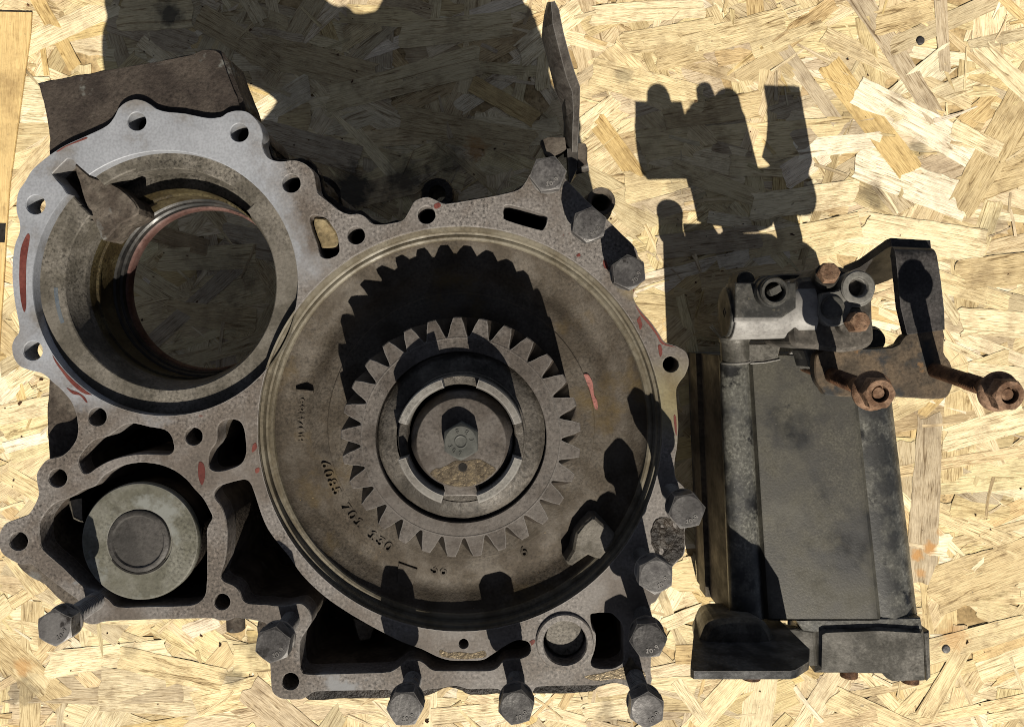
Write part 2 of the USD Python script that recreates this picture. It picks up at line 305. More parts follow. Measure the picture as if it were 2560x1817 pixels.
# strands: tint comes from the mesh, grain runs along the strand (st = metres along and across)
def wood(name, grain=1.0):
    st = [(0, 0)]
    nd = {'uv': ('uvmap', {'attribute': 'st'}), 'tint': ('attribute', {'attribute': 'tint'}), 'g': ('geometry', {}),
          'm1': ('mapping', {'scale': (70, 1500, 1)}), 'n1': ('noise_texture', {'dimensions': '2D', 'scale': 1, 'detail': 3, 'roughness': .6, 'distortion': .5}),
          'r1': ('rgb_ramp', {'ramp': [(.30, (.30, .25, .20)), (.44, (.74, .69, .62)), (.54, (1, 1, 1)), (.72, (1.08, 1.08, 1.08))]}),
          'm2': ('mapping', {'scale': (13, 210, 1)}), 'n2': ('noise_texture', {'dimensions': '2D', 'scale': 1, 'detail': 6, 'roughness': .75, 'distortion': .8}),
          'r2': ('rgb_ramp', {'ramp': [(.34, (.30, .24, .18)), (.385, (.76, .71, .64)), (.46, (.97, .96, .95)), (.7, (1.05, 1.05, 1.05))]}),
          # where the weather has opened the grain
          'n5': ('noise_texture', {'scale': 20, 'detail': 5, 'roughness': .65}), 'r5': ('map_range', {'from_min': .40, 'from_max': .62, 'to_min': .42 * grain, 'to_max': 1.0 * grain, 'clamp': True}),
          'n6': ('noise_texture', {'scale': 5, 'detail': 3}), 'r6': ('map_range', {'from_min': .3, 'from_max': .7, 'to_min': .84, 'to_max': 1.1}), 'x6': ('mix_color', {'blend_type': 'multiply', 'fac': 1.0, 'use_clamp': False}),
          'x1': ('mix_color', {'blend_type': 'multiply', 'use_clamp': False}), 'x2': ('mix_color', {'blend_type': 'multiply', 'fac': .85 * grain, 'use_clamp': False}),
          # grey weathering and black specks of dirt lying over all strands
          'n3': ('noise_texture', {'scale': 30, 'detail': 8, 'roughness': .75}), 'r3': ('map_range', {'from_min': .47, 'from_max': .66, 'to_min': 0, 'to_max': .95, 'clamp': True}),
          'x3': ('mix_color', {'blend_type': 'multiply', 'b': (.60, .57, .56)}),
          'n4': ('noise_texture', {'scale': 190, 'detail': 6, 'roughness': .8}), 'r4': ('map_range', {'from_min': .63, 'from_max': .68, 'to_min': 0, 'to_max': .75, 'clamp': True}),
          'x4': ('mix_color', {'blend_type': 'mix', 'b': (.10, .085, .07)}),
          'ad': ('math', {'math_type': 'add'}), 'bp': ('bump', {'strength': .6, 'distance': .0007}),
          'p': ('principled_bsdf', {'roughness': .65, 'specular_ior_level': .2})}
    ln = [('uv.UV', 'm1.vector'), ('m1.vector', 'n1.vector'), ('n1.fac', 'r1.fac'), ('uv.UV', 'm2.vector'), ('m2.vector', 'n2.vector'), ('n2.fac', 'r2.fac'),
          ('g.position', 'n5.vector'), ('n5.fac', 'r5.value'), ('r5.result', 'x1.fac'), ('g.position', 'n6.vector'), ('n6.fac', 'r6.value'), ('tint.color', 'x6.a'), ('r6.result', 'x6.b'),
          ('x6.result', 'x1.a'), ('r1.color', 'x1.b'), ('x1.result', 'x2.a'), ('r2.color', 'x2.b'),
          ('g.position', 'n3.vector'), ('n3.fac', 'r3.value'), ('r3.result', 'x3.fac'), ('x2.result', 'x3.a'),
          ('g.position', 'n4.vector'), ('n4.fac', 'r4.value'), ('r4.result', 'x4.fac'), ('x3.result', 'x4.a'),
          ('n1.fac', 'ad.value1'), ('n2.fac', 'ad.value2'), ('ad.value', 'bp.height'), ('bp.normal', 'p.normal')]
    last = 'x4.result'
    # soot and oil stains with a place of their own: (photo x, photo y, radius, strength)
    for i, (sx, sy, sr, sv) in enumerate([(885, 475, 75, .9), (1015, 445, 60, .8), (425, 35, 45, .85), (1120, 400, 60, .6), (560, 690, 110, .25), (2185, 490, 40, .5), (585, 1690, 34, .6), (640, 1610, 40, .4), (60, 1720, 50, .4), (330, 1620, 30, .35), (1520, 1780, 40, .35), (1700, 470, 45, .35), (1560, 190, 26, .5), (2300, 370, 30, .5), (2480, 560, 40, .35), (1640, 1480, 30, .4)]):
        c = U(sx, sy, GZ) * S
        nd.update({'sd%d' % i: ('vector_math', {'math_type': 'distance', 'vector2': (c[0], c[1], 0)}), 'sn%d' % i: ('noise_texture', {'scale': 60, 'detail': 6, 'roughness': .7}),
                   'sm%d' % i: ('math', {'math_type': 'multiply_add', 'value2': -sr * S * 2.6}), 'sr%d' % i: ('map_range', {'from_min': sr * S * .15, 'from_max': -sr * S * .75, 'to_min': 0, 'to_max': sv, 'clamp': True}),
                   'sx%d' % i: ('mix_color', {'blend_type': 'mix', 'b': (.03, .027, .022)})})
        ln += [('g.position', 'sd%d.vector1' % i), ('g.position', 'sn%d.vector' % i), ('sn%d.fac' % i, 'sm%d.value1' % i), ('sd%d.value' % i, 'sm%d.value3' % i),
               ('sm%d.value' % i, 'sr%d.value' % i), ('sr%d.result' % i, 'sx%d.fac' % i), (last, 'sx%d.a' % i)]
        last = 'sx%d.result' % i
    for i, (sx, sy, sr, sv) in enumerate([(2292, 1384, 16, .9), (2325, 1368, 18, .9), (2300, 1430, 14, .7), (2350, 1330, 12, .6), (1190, 370, 30, .7), (60, 1665, 26, .6), (2385, 1590, 40, .5)]):
        c = U(sx, sy, GZ) * S
        nd.update({'od%d' % i: ('vector_math', {'math_type': 'distance', 'vector2': (c[0], c[1], 0)}), 'on%d' % i: ('noise_texture', {'scale': 130, 'detail': 5, 'roughness': .65}),
                   'om%d' % i: ('math', {'math_type': 'multiply_add', 'value2': -sr * S * 3}), 'or%d' % i: ('map_range', {'from_min': sr * S * .1, 'from_max': -sr * S * .8, 'to_min': 0, 'to_max': sv, 'clamp': True}),
                   'ox%d' % i: ('mix_color', {'blend_type': 'mix', 'b': (.36, .19, .065)})})
        ln += [('g.position', 'od%d.vector1' % i), ('g.position', 'on%d.vector' % i), ('on%d.fac' % i, 'om%d.value1' % i), ('od%d.value' % i, 'om%d.value3' % i),
               ('om%d.value' % i, 'or%d.value' % i), ('or%d.result' % i, 'ox%d.fac' % i), (last, 'ox%d.a' % i)]
        last = 'ox%d.result' % i
    ln.append((last, 'p.base_color'))
    return usdkit.material(stage, '/World/Looks/' + name, nd, ln, surface='p.BSDF')
m_wood = wood('strand_wood')
m_plank = wood('smooth_plank_wood', .45)

# ------------------------------------------------------------------ the board
board = thing('osb_board', None, None, (0, 0, GZ), kind='structure')
T = {'cream': (.70, .605, .395), 'straw': (.61, .508, .30), 'tan': (.51, .408, .23), 'ochre': (.53, .395, .18), 'grey': (.43, .36, .25), 'brown': (.36, .27, .15), 'white': (.80, .73, .56)}
def strand(x, y, L, W, ang, z, tint, seed, jag=1.0, thick=.8, bend=0.0, taper=0.0, tilt=(0, 0)):
    r = np.random.default_rng(seed)
    n = max(5, int(L / 28)); u = np.linspace(-.5, .5, n)
    w = W * .5 * (1 + taper * u)
    cx = bend * L * (u * u - .08)
    up = cx + w + r.normal(0, W * .012, n) * jag; lo = cx - w + r.normal(0, W * .012, n) * jag
    k = max(3, int(W / 12))
    def end(s):
        t = np.linspace(-1, 1, k + 2)[1:-1]
        slope = r.normal(0, .3) * W * jag
        nz = np.convolve(r.normal(0, 1, k + 2), [.3, .5, .3], 'valid')
        return s * L * .5 + slope * t * .5 + nz * min(W * .06, L * .025) * jag, t * W * .5 * (1 + taper * s * .5) + bend * L * .17
    ex, ey = end(1); fx, fy = end(-1)
    P = np.vstack([np.c_[u * L, lo], np.c_[ex, ey], np.c_[u[::-1] * L, up[::-1]], np.c_[fx[::-1], fy[::-1]]])
    pg = Polygon(P).buffer(0)
    pg = max(polys(pg), key=lambda q: q.area)
    ring = np.asarray(shapely.geometry.polygon.orient(Polygon(pg.exterior), 1.0).exterior.coords)[:-1]
    v, f = tri(Polygon(ring))
    ca, sa = math.cos(ang), math.sin(ang)
    def place(q, dz):
        zz = z + dz + q[:, 0] * tilt[0] + q[:, 1] * tilt[1]
        return np.c_[x + q[:, 0] * ca - q[:, 1] * sa, y + q[:, 0] * sa + q[:, 1] * ca, zz]
    n = len(ring); a = np.arange(n); b = (a + 1) % n
    V = np.vstack([place(v, 0), place(ring, 0), place(ring, -thick)])
    o = len(v)
    F = np.vstack([f, np.c_[o + a, o + n + a, o + n + b], np.c_[o + a, o + n + b, o + b]])
    q = np.vstack([v, ring, ring])
    uv = q * S + r.uniform(0, 40, 2)
    tn = np.tile(np.asarray(tint), (len(V), 1)); tn[len(v) + n:] *= .5
    return V, F, uv, tn, pg.area
made = []
def add_strand(*a, **k): made.append(strand(*a, **k))
HX, HY = 2350, 1900
def tone(r):
    t = r.choice(['cream', 'straw', 'tan', 'ochre', 'grey', 'brown', 'white'], p=[.24, .27, .18, .08, .12, .03, .08])
    return (np.asarray(T[t]) * .68 + np.array([.575, .48, .285]) * .32) * r.uniform(.90, 1.1) * np.array([1, r.uniform(.97, 1.02), r.uniform(.92, 1.06)])
sd = 0
for i in range(2300):
    r = np.random.default_rng(1000 + i); sd = i
    L = float(np.clip(r.lognormal(5.9, .45), 90, 700)); W = float(np.clip(r.lognormal(4.2, .5), 14, 150)); W = min(W, L * .4)
    ang = r.normal(0, .55) if r.random() < .62 else r.uniform(-1.57, 1.57)
    x, y = r.uniform(-HX, HX), r.uniform(-HY, HY)
    add_strand(x, y, L, W, ang, GZ + r.uniform(0, 3.2), tone(r), 5000 + i, tilt=(r.normal(0, .0035), r.normal(0, .010)), bend=r.normal(0, .025), taper=r.normal(0, .25))
for i in range(700):
    r = np.random.default_rng(9000 + i)
    L = r.uniform(40, 170); W = r.uniform(4, 15)
    add_strand(r.uniform(-HX, HX), r.uniform(-HY, HY), L, W, r.uniform(-1.57, 1.57), GZ + r.uniform(2.6, 4.6), tone(r) * (.8 if r.random() < .3 else 1.0), 20000 + i, tilt=(r.normal(0, .01), r.normal(0, .03)), bend=r.normal(0, .08), taper=r.normal(0, .5))
# the big strands that show in the photograph: ends, width (photo px), tint
key = [(2070,160,2275,430,64,'ochre'),(2125,-40,2345,300,52,'grey'),(2140,225,2440,385,78,'white'),(1985,352,2190,318,48,'grey'),(2400,520,2600,180,86,'tan'),(2400,480,2640,400,72,'tan'),
       (1815,40,1985,190,26,'tan'),(1930,80,2095,310,34,'grey'),(2140,405,2420,510,88,'white'),(1990,375,2200,350,46,'white'),(2350,0,2362,180,30,'grey'),(2190,60,2330,20,60,'tan'),
       (90,-10,190,170,34,'ochre'),(60,120,290,10,52,'cream'),(108,120,118,190,14,'ochre'),(2325,1040,2300,1460,72,'grey'),(2240,1000,2520,900,60,'straw'),(2360,1100,2560,1040,64,'cream'),
       (2330,1480,2600,1380,110,'tan'),(2280,1640,2560,1560,60,'straw'),(2310,1790,2420,1600,46,'straw'),(2080,1740,2290,1830,56,'straw'),(1760,1800,1690,1700,30,'cream'),
       (1480,180,1760,250,70,'straw'),(1560,110,1790,80,64,'straw'),(1700,120,1960,50,64,'straw'),(1490,300,1600,450,46,'ochre'),(1440,330,1540,250,40,'cream'),(1560,470,1720,440,70,'straw'),
       (1480,40,1760,20,50,'cream'),(1300,140,1450,20,60,'cream'),(1640,150,1760,120,60,'tan'),(1880,520,2140,480,66,'cream'),(1870,620,2150,560,58,'straw'),(2160,560,2460,620,76,'cream'),
       (2400,690,2640,660,80,'tan'),(2400,800,2640,820,66,'cream'),(2340,700,2520,760,46,'straw'),(2420,930,2620,960,60,'cream'),(300,1640,560,1700,60,'straw'),(120,1660,420,1620,58,'cream'),
       (-20,1600,160,1750,70,'tan'),(480,1760,760,1700,70,'straw'),(640,1640,720,1800,52,'straw'),(1080,1790,1280,1770,40,'cream'),(1460,1780,1640,1760,50,'cream'),(1660,1560,1760,1520,34,'cream'),
       (-10,1040,130,1010,50,'cream'),(10,1180,110,1240,46,'straw'),(20,960,110,900,34,'cream'),(-20,820,80,900,60,'tan'),(10,1120,120,1090,28,'white'),(100,1480,20,1380,40,'straw'),
       (560,590,860,660,70,'grey'),(300,560,520,620,44,'brown'),(330,900,600,660,40,'grey'),(400,650,640,640,60,'straw'),(420,780,640,800,58,'tan'),(640,120,940,200,80,'tan'),(820,250,1200,150,70,'straw'),
       (1000,300,1330,360,70,'tan'),(300,30,480,10,110,'straw'),(500,40,700,160,60,'tan'),(640,330,900,400,70,'grey'),(1000,90,1280,60,66,'straw'),(1180,210,1340,300,44,'ochre'),(1660,300,1900,260,60,'tan'),
       (1680,420,1960,520,44,'straw'),(1640,620,1900,590,60,'grey'),(1880,130,2060,60,34,'straw'),(2450,120,2600,260,50,'cream'),(2380,320,2500,380,44,'cream')]
for i, (x0, y0, x1, y1, w, t) in enumerate(key):
    a, b = U(x0, y0, GZ), U(x1, y1, GZ); d = b - a; c = (a + b) / 2; L = float(np.hypot(d[0], d[1])); r = np.random.default_rng(333 + i)
    add_strand(c[0], c[1], L, w * 1.425, math.atan2(d[1], d[0]), GZ + 3.5 + .03 * i % 1.2, np.asarray(T[t]) * r.uniform(.95, 1.06), 40000 + i, tilt=(r.normal(0, .002), r.normal(0, .008)), bend=r.normal(0, .02), taper=r.normal(0, .15))
obj('core_panel', trimesh.util.concatenate([rbox(-HX, HX, -HY, HY, GZ - 44, GZ - 1.5, 3)]), M('osb_core', (.30, .21, .10), (.42, .31, .16), rough=.8, speck=300, dark=.4, bump=.6), board)
def seen(m):
    v = m[0][:, :3].mean(0); px = v[0] / 1.425 + NX; py = -v[1] / 1.425 + NY
    if not (-20 < px < 2580 and -20 < py < 1837): return 0
    return m[4] + (1e6 if m[0][:, 2].mean() > GZ + 3.2 and m[4] > 3000 else 0)
order = sorted(range(len(made)), key=lambda i: -seen(made[i]))
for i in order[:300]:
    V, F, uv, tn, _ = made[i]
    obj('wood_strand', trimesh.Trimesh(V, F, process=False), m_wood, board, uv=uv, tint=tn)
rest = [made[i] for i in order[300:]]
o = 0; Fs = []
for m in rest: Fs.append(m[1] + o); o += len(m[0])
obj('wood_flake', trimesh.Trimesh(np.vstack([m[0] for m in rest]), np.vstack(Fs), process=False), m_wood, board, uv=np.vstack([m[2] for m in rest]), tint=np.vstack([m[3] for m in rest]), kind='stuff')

# smooth pale plank lying on the board at the left edge
pl = thing('smooth_plank', 'smooth honey-coloured plank on the board along the left edge, with a square black mark', 'plank', (*U(20, 300, GZ)[:2], GZ))
pp = UP([(-260, -60), (-240, 25), (78, 30), (74, 90), (45, 300), (22, 470), (12, 620), (-5, 900), (-260, 905)], GZ + 14)
q = Polygon(pp); mesh = plate(q, GZ + 6, GZ + 14, 1.5)
v = np.asarray(mesh.vertices)
obj('plank_face', mesh, m_plank, pl, uv=np.c_[v[:, 1], v[:, 0]] * S, tint=np.tile((.56, .41, .19), (len(v), 1)))
obj('black_mark', plate(Polygon(UP([(-40, 556), (15, 558), (12, 606), (-40, 604)], GZ + 14)), GZ + 14.1, GZ + 15.2, .3), m_black, pl)

# ------------------------------------------------------------------ gearbox housing
Q = 2.70625
outline = [(122,388),(163,362),(222,336),(266,314),(285,292),(296,270),(314,255),(336,248),(358,251),(377,261),(392,272),(418,279),(462,283),(517,294),(551,292),(569,281),(591,276),(617,279),(639,296),(652,318),(656,340),(654,358),(661,381),(676,397),(702,403),(735,400),(761,408),(780,425),(787,447),(790,470),(796,484),(811,496),(829,511),(851,527),(873,535),(896,534),(914,542),(929,557),(951,561),(981,557),(1006,550),(1021,529),(1034,505),(1051,495),(1071,492),(1091,500),(1108,508),(1125,508),(1191,497),(1247,487),(1295,474),(1313,455),(1324,436),(1345,425),(1375,424),(1400,432),(1429,462),(1466,500),(1507,537),(1555,585),(1578,606),(1592,625),(1596,640),(1606,655),(1612,680),(1606,705),(1592,721),(1584,736),(1588,755),(1606,780),(1629,806),(1647,832),(1662,854),(1691,864),(1712,876),(1721,893),(1722,912),(1713,937),(1699,955),(1691,974),(1692,1007),(1696,1059),(1693,1114),(1688,1144),(1686,1170),(1691,1197),(1710,1216),(1716,1240),(1718,1280),(1713,1324),(1712,1380),(1695,1402),(1680,1420),(1674,1450),(1658,1472),(1640,1502),(1627,1512),(1630,1540),(1640,1575),(1629,1635),(1627,1679),(1630,1700),(1620,1722),(1595,1730),(1566,1714),(1533,1705),(1514,1707),(1492,1712),(1466,1712),(1400,1713),(1345,1716),(1332,1728),(1310,1752),(1288,1758),(1264,1748),(1246,1722),(1176,1722),(1158,1718),(1140,1714),(1117,1716),(1099,1720),(1080,1722),(1062,1724),(1048,1738),(1015,1748),(988,1740),(976,1728),(965,1724),(859,1726),(790,1728),(765,1742),(748,1748),(711,1747),(692,1740),(679,1723),(676,1679),(674,1653),(672,1600),(667,1561),(641,1551),(600,1544),(588,1543),(569,1550),(547,1550),(528,1545),(469,1546),(281,1551),(237,1560),(210,1555),(190,1535),(192,1510),(196,1501),(159,1473),(122,1444),(85,1414),(70,1409),(48,1409),(22,1396),(4,1381),(-4,1355),(0,1328),(15,1307),(44,1296),(70,1285),(87,1259),(96,1233),(92,1207),(91,1185),(100,1167),(118,1148),(148,1141),(166,1130),(181,1113),(192,1092),(194,1066),(190,1036),(177,1003),(152,973),(130,954),(115,940),(100,931),(74,925),(48,914),(33,892),(29,866),(35,846),(46,831),(46,807),(35,748),(30,692),(31,648),(37,610),(48,580),(48,555),(41,532),(40,507),(46,477),(61,455),(79,425),(103,403)]
slot1 = [(1259,522),(1274,512),(1359,536),(1367,551),(1359,571),(1345,573),(1267,550),(1259,538)]
slot2 = [(774,548),(778,539),(788,537),(811,542),(829,563),(842,585),(848,618),(845,632),(837,640),(818,646),(801,638),(792,607),(781,577)]
pocA = Z([(530,1500),(545,1450),(600,1380),(650,1345),(730,1325),(790,1280),(850,1245),(920,1240),(1010,1262),(1110,1280),(1160,1330),(1175,1410),(1150,1445),(1100,1450),(1000,1445),(900,1450),(800,1470),(720,1500),(650,1540),(600,1575),(560,1570)], 0, 600, Q)
pocB = Z([(1410,1510),(1420,1430),(1465,1360),(1470,1270),(1500,1225),(1560,1210),(1620,1225),(1650,1280),(1663,1380),(1660,1450),(1630,1510),(1560,1545),(1480,1562),(1430,1550)], 0, 600, Q)
pocC = Z([(265,590),(280,530),(340,450),(400,410),(480,385),(560,335),(640,310),(700,240),(780,190),(870,160),(970,150),(1080,165),(1180,205),(1260,265),(1310,325),(1370,390),(1410,460),(1435,520),(1410,570),(1397,620),(1400,800),(1395,1000),(1370,1070),(1310,1110),(1200,1120),(1000,1123),(800,1125),(740,1078),(690,1045),(620,1015),(560,985),(420,850),(290,735),(270,660)], 0, 1100, Q)
pocD = [(536,1229),(547,1215),(576,1205),(610,1198),(625,1207),(636,1233),(650,1277),(665,1314),(685,1345),(722,1390),(755,1437),(807,1487),(859,1524),(914,1557),(970,1587),(1007,1605),(1055,1622),(1091,1640),(1125,1650),(1165,1651),(1206,1649),(1228,1637),(1250,1622),(1276,1606),(1298,1599),(1320,1604),(1327,1620),(1320,1636),(1300,1645),(1280,1646),(1258,1651),(1243,1667),(1221,1675),(1150,1675),(1095,1675),(1077,1670),(1062,1657),(1047,1650),(1020,1650),(1003,1660),(988,1671),(962,1679),(860,1682),(770,1684),(755,1675),(750,1660),(750,1605),(763,1579),(777,1557),(777,1535),(766,1516),(748,1507),(711,1514),(665,1510),(621,1507),(606,1495),(599,1477),(584,1462),(562,1453),(552,1440),(555,1425),(565,1388),(568,1340),(565,1300),(554,1266),(538,1244)]
pocE = [(1481,1533),(1521,1531),(1536,1538),(1558,1568),(1560,1635),(1557,1653),(1544,1664),(1525,1670),(1490,1668),(1477,1655),(1487,1623),(1490,1587),(1480,1568),(1476,1542)]
notch = [(130,434),(149,414),(168,396),(178,396),(195,413),(225,439),(300,520),(262,590),(171,489),(156,465),(142,450)]
holes = [(342,303,23),(598,331,23),(728,458,23),(89,511,24),(82,876,24),(243,1041,23),(484,1090,22),(144,1194,23),(46,1352,23),(555,1503,20),(890,588,22),(1066,537,22),(1677,910,20),(726,1702,21)]
cA = U(413, 707)[:2]; RA = 331.0
cB = U(1150, 1071)[:2]; RB = 505.0
OUT = shape(outline)
boreA = Point(*cA).buffer(RA, quad_segs=40); boreB = Point(*cB).buffer(RB, quad_segs=56)
notchP = Polygon(UP(notch))
pockets = [shape(p, 0, 3) for p in (slot1, slot2, pocA, pocB, pocC, pocD, pocE)]
portc = U(1412, 1603)[:2]; portP = Point(*portc).buffer(54, quad_segs=12)
holeP = [disc(x, y, r) for x, y, r in holes] + [disc(1159, 1608, 12, n=24)]
cuts = unary_union([boreA, boreB, notchP, portP, *pockets, *holeP])
rightrim = Polygon(UP([(1695, 700), (1695, 1500), (1600, 1500), (1600, 700)]))
FL = OUT.difference(cuts)
FL = max(polys(FL), key=lambda q: q.area)
house = thing('gearbox_housing', 'big grey cast metal gearbox housing lying open on the chipboard', 'gearbox housing', (*cB, GZ))
obj('mating_flange', plate(FL, -62, 0, 2.6), m_flange, house, smooth=30)
ears = unary_union([disc(x, y, 62) for x, y in ((89, 511), (82, 876))])
holecut = unary_union([boreA.buffer(2), boreB.buffer(2), notchP, portP, *[p.buffer(2) for p in pockets], *[h.buffer(3) for h in holeP]])
BODY = OUT.buffer(-14).buffer(3).difference(holecut).difference(ears)
shallow = Polygon(UP([(-200, 100), (720, 100), (730, 420), (640, 520), (700, 900), (560, 1010), (330, 1090), (-200, 1110)]))
obj('casting_wall', plate(BODY.difference(shallow), GZ + 60, -63, 1.5), m_cast, house)
obj('casting_wall', plate(BODY.intersection(shallow.buffer(2)), -285, -63.5, 1.5), m_cast, house)
# greasy skirt that peeps out under the flange along the upper edges
skirt = []
for i, pts in enumerate([[(655,350),(668,365),(676,386),(705,392),(745,388),(775,402),(793,425),(797,450),(806,476),(830,492),(858,512),(880,520),(900,520),(925,540),(955,552),(1000,548),(1000,640),(800,640),(640,440)],
                         [(1090,506),(1130,498),(1195,488),(1250,478),(1300,462),(1322,436),(1340,420),(1340,520),(1100,560)]]):
    p = shape(pts, -30, 3).difference(cuts.buffer(4))
    skirt.append(roughen(plate(p, -300, -66, 3, flare=-30), 7, .04, 5 + i, edge=16))
obj('greasy_edge', skirt, m_crud_shade, house, smooth=40)
low = shape([(60,1405),(41,1409),(72,1440),(111,1433+28),(152,1502),(205,1524),(240,1490),(120,1400)], -66, 3)
obj('casting_wall', roughen(plate(low, GZ + 80, -66, 4, flare=4), 1.5, .05, 3, edge=22), m_cast, house)
for k, pts in enumerate(([(770,1715),(980,1715),(985,1744),(859,1746),(770,1750)], [(1060,1712),(1100,1712),(1120,1706),(1160,1710),(1245,1712),(1250,1733),(1176,1737),(1155,1726),(1120,1718),(1095,1728),(1058,1741)], [(1340,1705),(1490,1703),(1512,1700),(1560,1705),(1530,1708),(1495,1718),(1466,1730),(1335,1733)])):
    obj('lower_ledge', roughen(plate(shape(pts, -40, 2).difference(unary_union(pockets)), -200, -40, 4), 1.5, .05, 30 + k, edge=16), m_crud_shade, house)
lowl = shape([(122,930),(122,1150),(150,1150),(215,1120),(230,1060),(200,950)], -80, 2)
obj('casting_wall', roughen(plate(lowl.difference(unary_union([pockets[2].buffer(3), *[h.buffer(4) for h in holeP]])), -330, -80, 5, flare=4), 3, .03, 4, edge=18), m_cast, house)
# floors of the pockets, and of the two slots
obj('pocket_floor', plate(OUT.buffer(-20).difference(unary_union([boreA.buffer(4), boreB.buffer(-30), ears])).difference(shallow.buffer(-20)), -420, -330, 2), m_crud_shade, house)  # both floors coloured near-black, with the pocket shade painted in
obj('pocket_floor', plate(pockets[2].union(pockets[3]).buffer(6).intersection(shallow), -200, -180, 2), m_crud_shade, house)
obj('slot_floor', roughen(plate(pockets[1].buffer(-3).intersection(sbox(-2000, U(0, 618)[1], 2000, 2000)), -90, -26, 4), 2, .08, 2, edge=8), M('dusty_slot', (.2, .155, .085), (.28, .23, .14), speck=300, bump=.6, patches=[((.2, .06, .05), 90, .6, .05, 2.0)]), house)
# raised rim round the port and its sunken plug
obj('port_rim', lathe([(54, -40), (54, 5), (57, 8), (69, 8), (72, 5), (72, -2)], portc, 56), m_flange, house)
obj('port_plug', lathe([(0, -30), (46, -30), (49, -33), (54, -60)], portc + np.array([2, 1]), 40), m_bore, house)

# left bore: ledge, channel, cone, wall, seal
sect = Polygon([tuple(cA)] + [tuple(cA + 480 * np.array([math.cos(math.radians(a)), math.sin(math.radians(a))])) for a in np.linspace(44, 108, 12)])
ledge = Point(*cA).buffer(RA + 6, quad_segs=40).difference(Point(*cA).buffer(268, quad_segs=40))
ledge = ledge.difference(notchP.buffer(1)).difference(Polygon([tuple(cA)] + [tuple(cA + 303 * np.array([math.cos(math.radians(a)), math.sin(math.radians(a))])) for a in np.linspace(107, 139, 9)])).difference(sect.intersection(Point(*cA).buffer(292, quad_segs=40)))
obj('bore_ledge', plate(ledge, -95, -31, 3), m_bore, house)
obj('bore_wall', lathe([(RA + 5, -2.5), (RA + .6, -4), (RA + .6, -32)], cA, 110, 139.5, 360 + 124.5), m_lip, house)
for a0, a1 in ((142, 360 + 42),):
    obj('bore_cone', lathe([(268.6, -33), (262, -58), (253, -96), (251, -102), (251, -150)], cA, 110, a0, a1), m_bore, house)
obj('bore_channel_floor', roughen(lathe([(360, -150), (RA, -150), (290, -130), (256, -130), (253, -140)], cA, 40, 40, 146), 2.5, .06, 9), m_bore, house)
obj('bore_channel_floor', roughen(plate(shape([(186,412),(196,414),(226,441),(262,452),(300,470),(338,505),(345,535),(300,560),(272,590),(256,600),(246,575),(228,545),(212,500),(196,450)], -48, 2), -140, -46, 6), 3, .06, 8, edge=10), m_cast, house)
obj('bore_wall', lathe([(253, -98), (250, -130), (250, -150), (244, -152), (244, -160), (249, -162), (249, -240)], cA, 110), m_oilwall, house, label='oily brown wall of the bore')
obj('shaft_seal', lathe([(250, -240), (243, -244), (240, -256), (242, -264), (236, -268), (234, -283)], cA, 110), m_rubber, house)
obj('seal_lip', lathe([(235, -282), (230, -285), (227, -290), (227, -311), (230, -317), (230, -323), (256, -337)], cA, 110), m_pink, house)
obj('bore_wall', lathe([(255, -337), (262, -343), (330, -330), (333, -90)], cA, 90), m_crud_shade, house, label='underside of the bore ring')
obj('blue_smear', lathe([(286, -30.5), (296, -30.5)], cA, 16, 182, 200), m_blue, house)

# the bowl
bowl = lathe([(474, -36), (470, -42), (462, -49), (453, -54), (444, -58), (432, -66), (416, -72), (398, -66), (384, -58), (370, -51), (356, -48), (341, -46)], cB, 168)
bowl = roughen(bowl, 1.0, .06, 21)
obj('bowl', bowl, m_bowl, house, smooth=True)
obj('bowl_rim', lathe([(RB + 4, -2), (RB - .5, -4), (RB - 1, -13), (497, -14), (495, -18), (494, -30), (489, -32), (486, -29), (481, -28), (476, -31), (473.5, -37)], cB, 168), m_lip, house)
obj('bowl_floor', lathe([(342, -46.5), (340, -43), (337, -42), (200, -42), (180, -60), (0, -60)], cB, 140), m_bowl, house)
lug = shape([(1432,1372),(1440,1330),(1478,1290),(1498,1300),(1530,1330),(1534,1345),(1500,1395),(1470,1385),(1430,1412),(1415,1400)], -20, 2)
obj('casting_lug', roughen(plate(lug, -80, -14, 6, flare=6), 1.5, .06, 6, edge=12), m_bore, house)

# cast lettering in the bowl: characters follow the arc with their tops towards the middle
def letters_arc(text, start, step, rad, h, z, flip=True):
    for i, ch in enumerate(text):
        if ch == ' ': continue
        t = math.radians(start + i * step)
        m = meshkit.text_mesh(ch, h, 17.0, bold=True)
        c = (m.bounds[0] + m.bounds[1]) / 2; m.vertices -= [c[0], c[1], 0]
        up = -np.array([math.cos(t), math.sin(t)]); rt = np.array([up[1], -up[0]])
        v = m.vertices.copy()
        m.vertices = np.c_[cB[0] + rad * math.cos(t) + v[:, 0] * rt[0] + v[:, 1] * up[0], cB[1] + rad * math.sin(t) + v[:, 0] * rt[1] + v[:, 1] * up[1], z + v[:, 2]]
        obj('cast_letter', m, m_letter, house, smooth=False)
letters_arc('6085 701 130', 196.0, 3.9, 359, 23, -61)
letters_arc('36', 259.5, 3.6, 372, 25, -65.5)
letters_arc('6', 296.5, 4, 358, 24, -61)
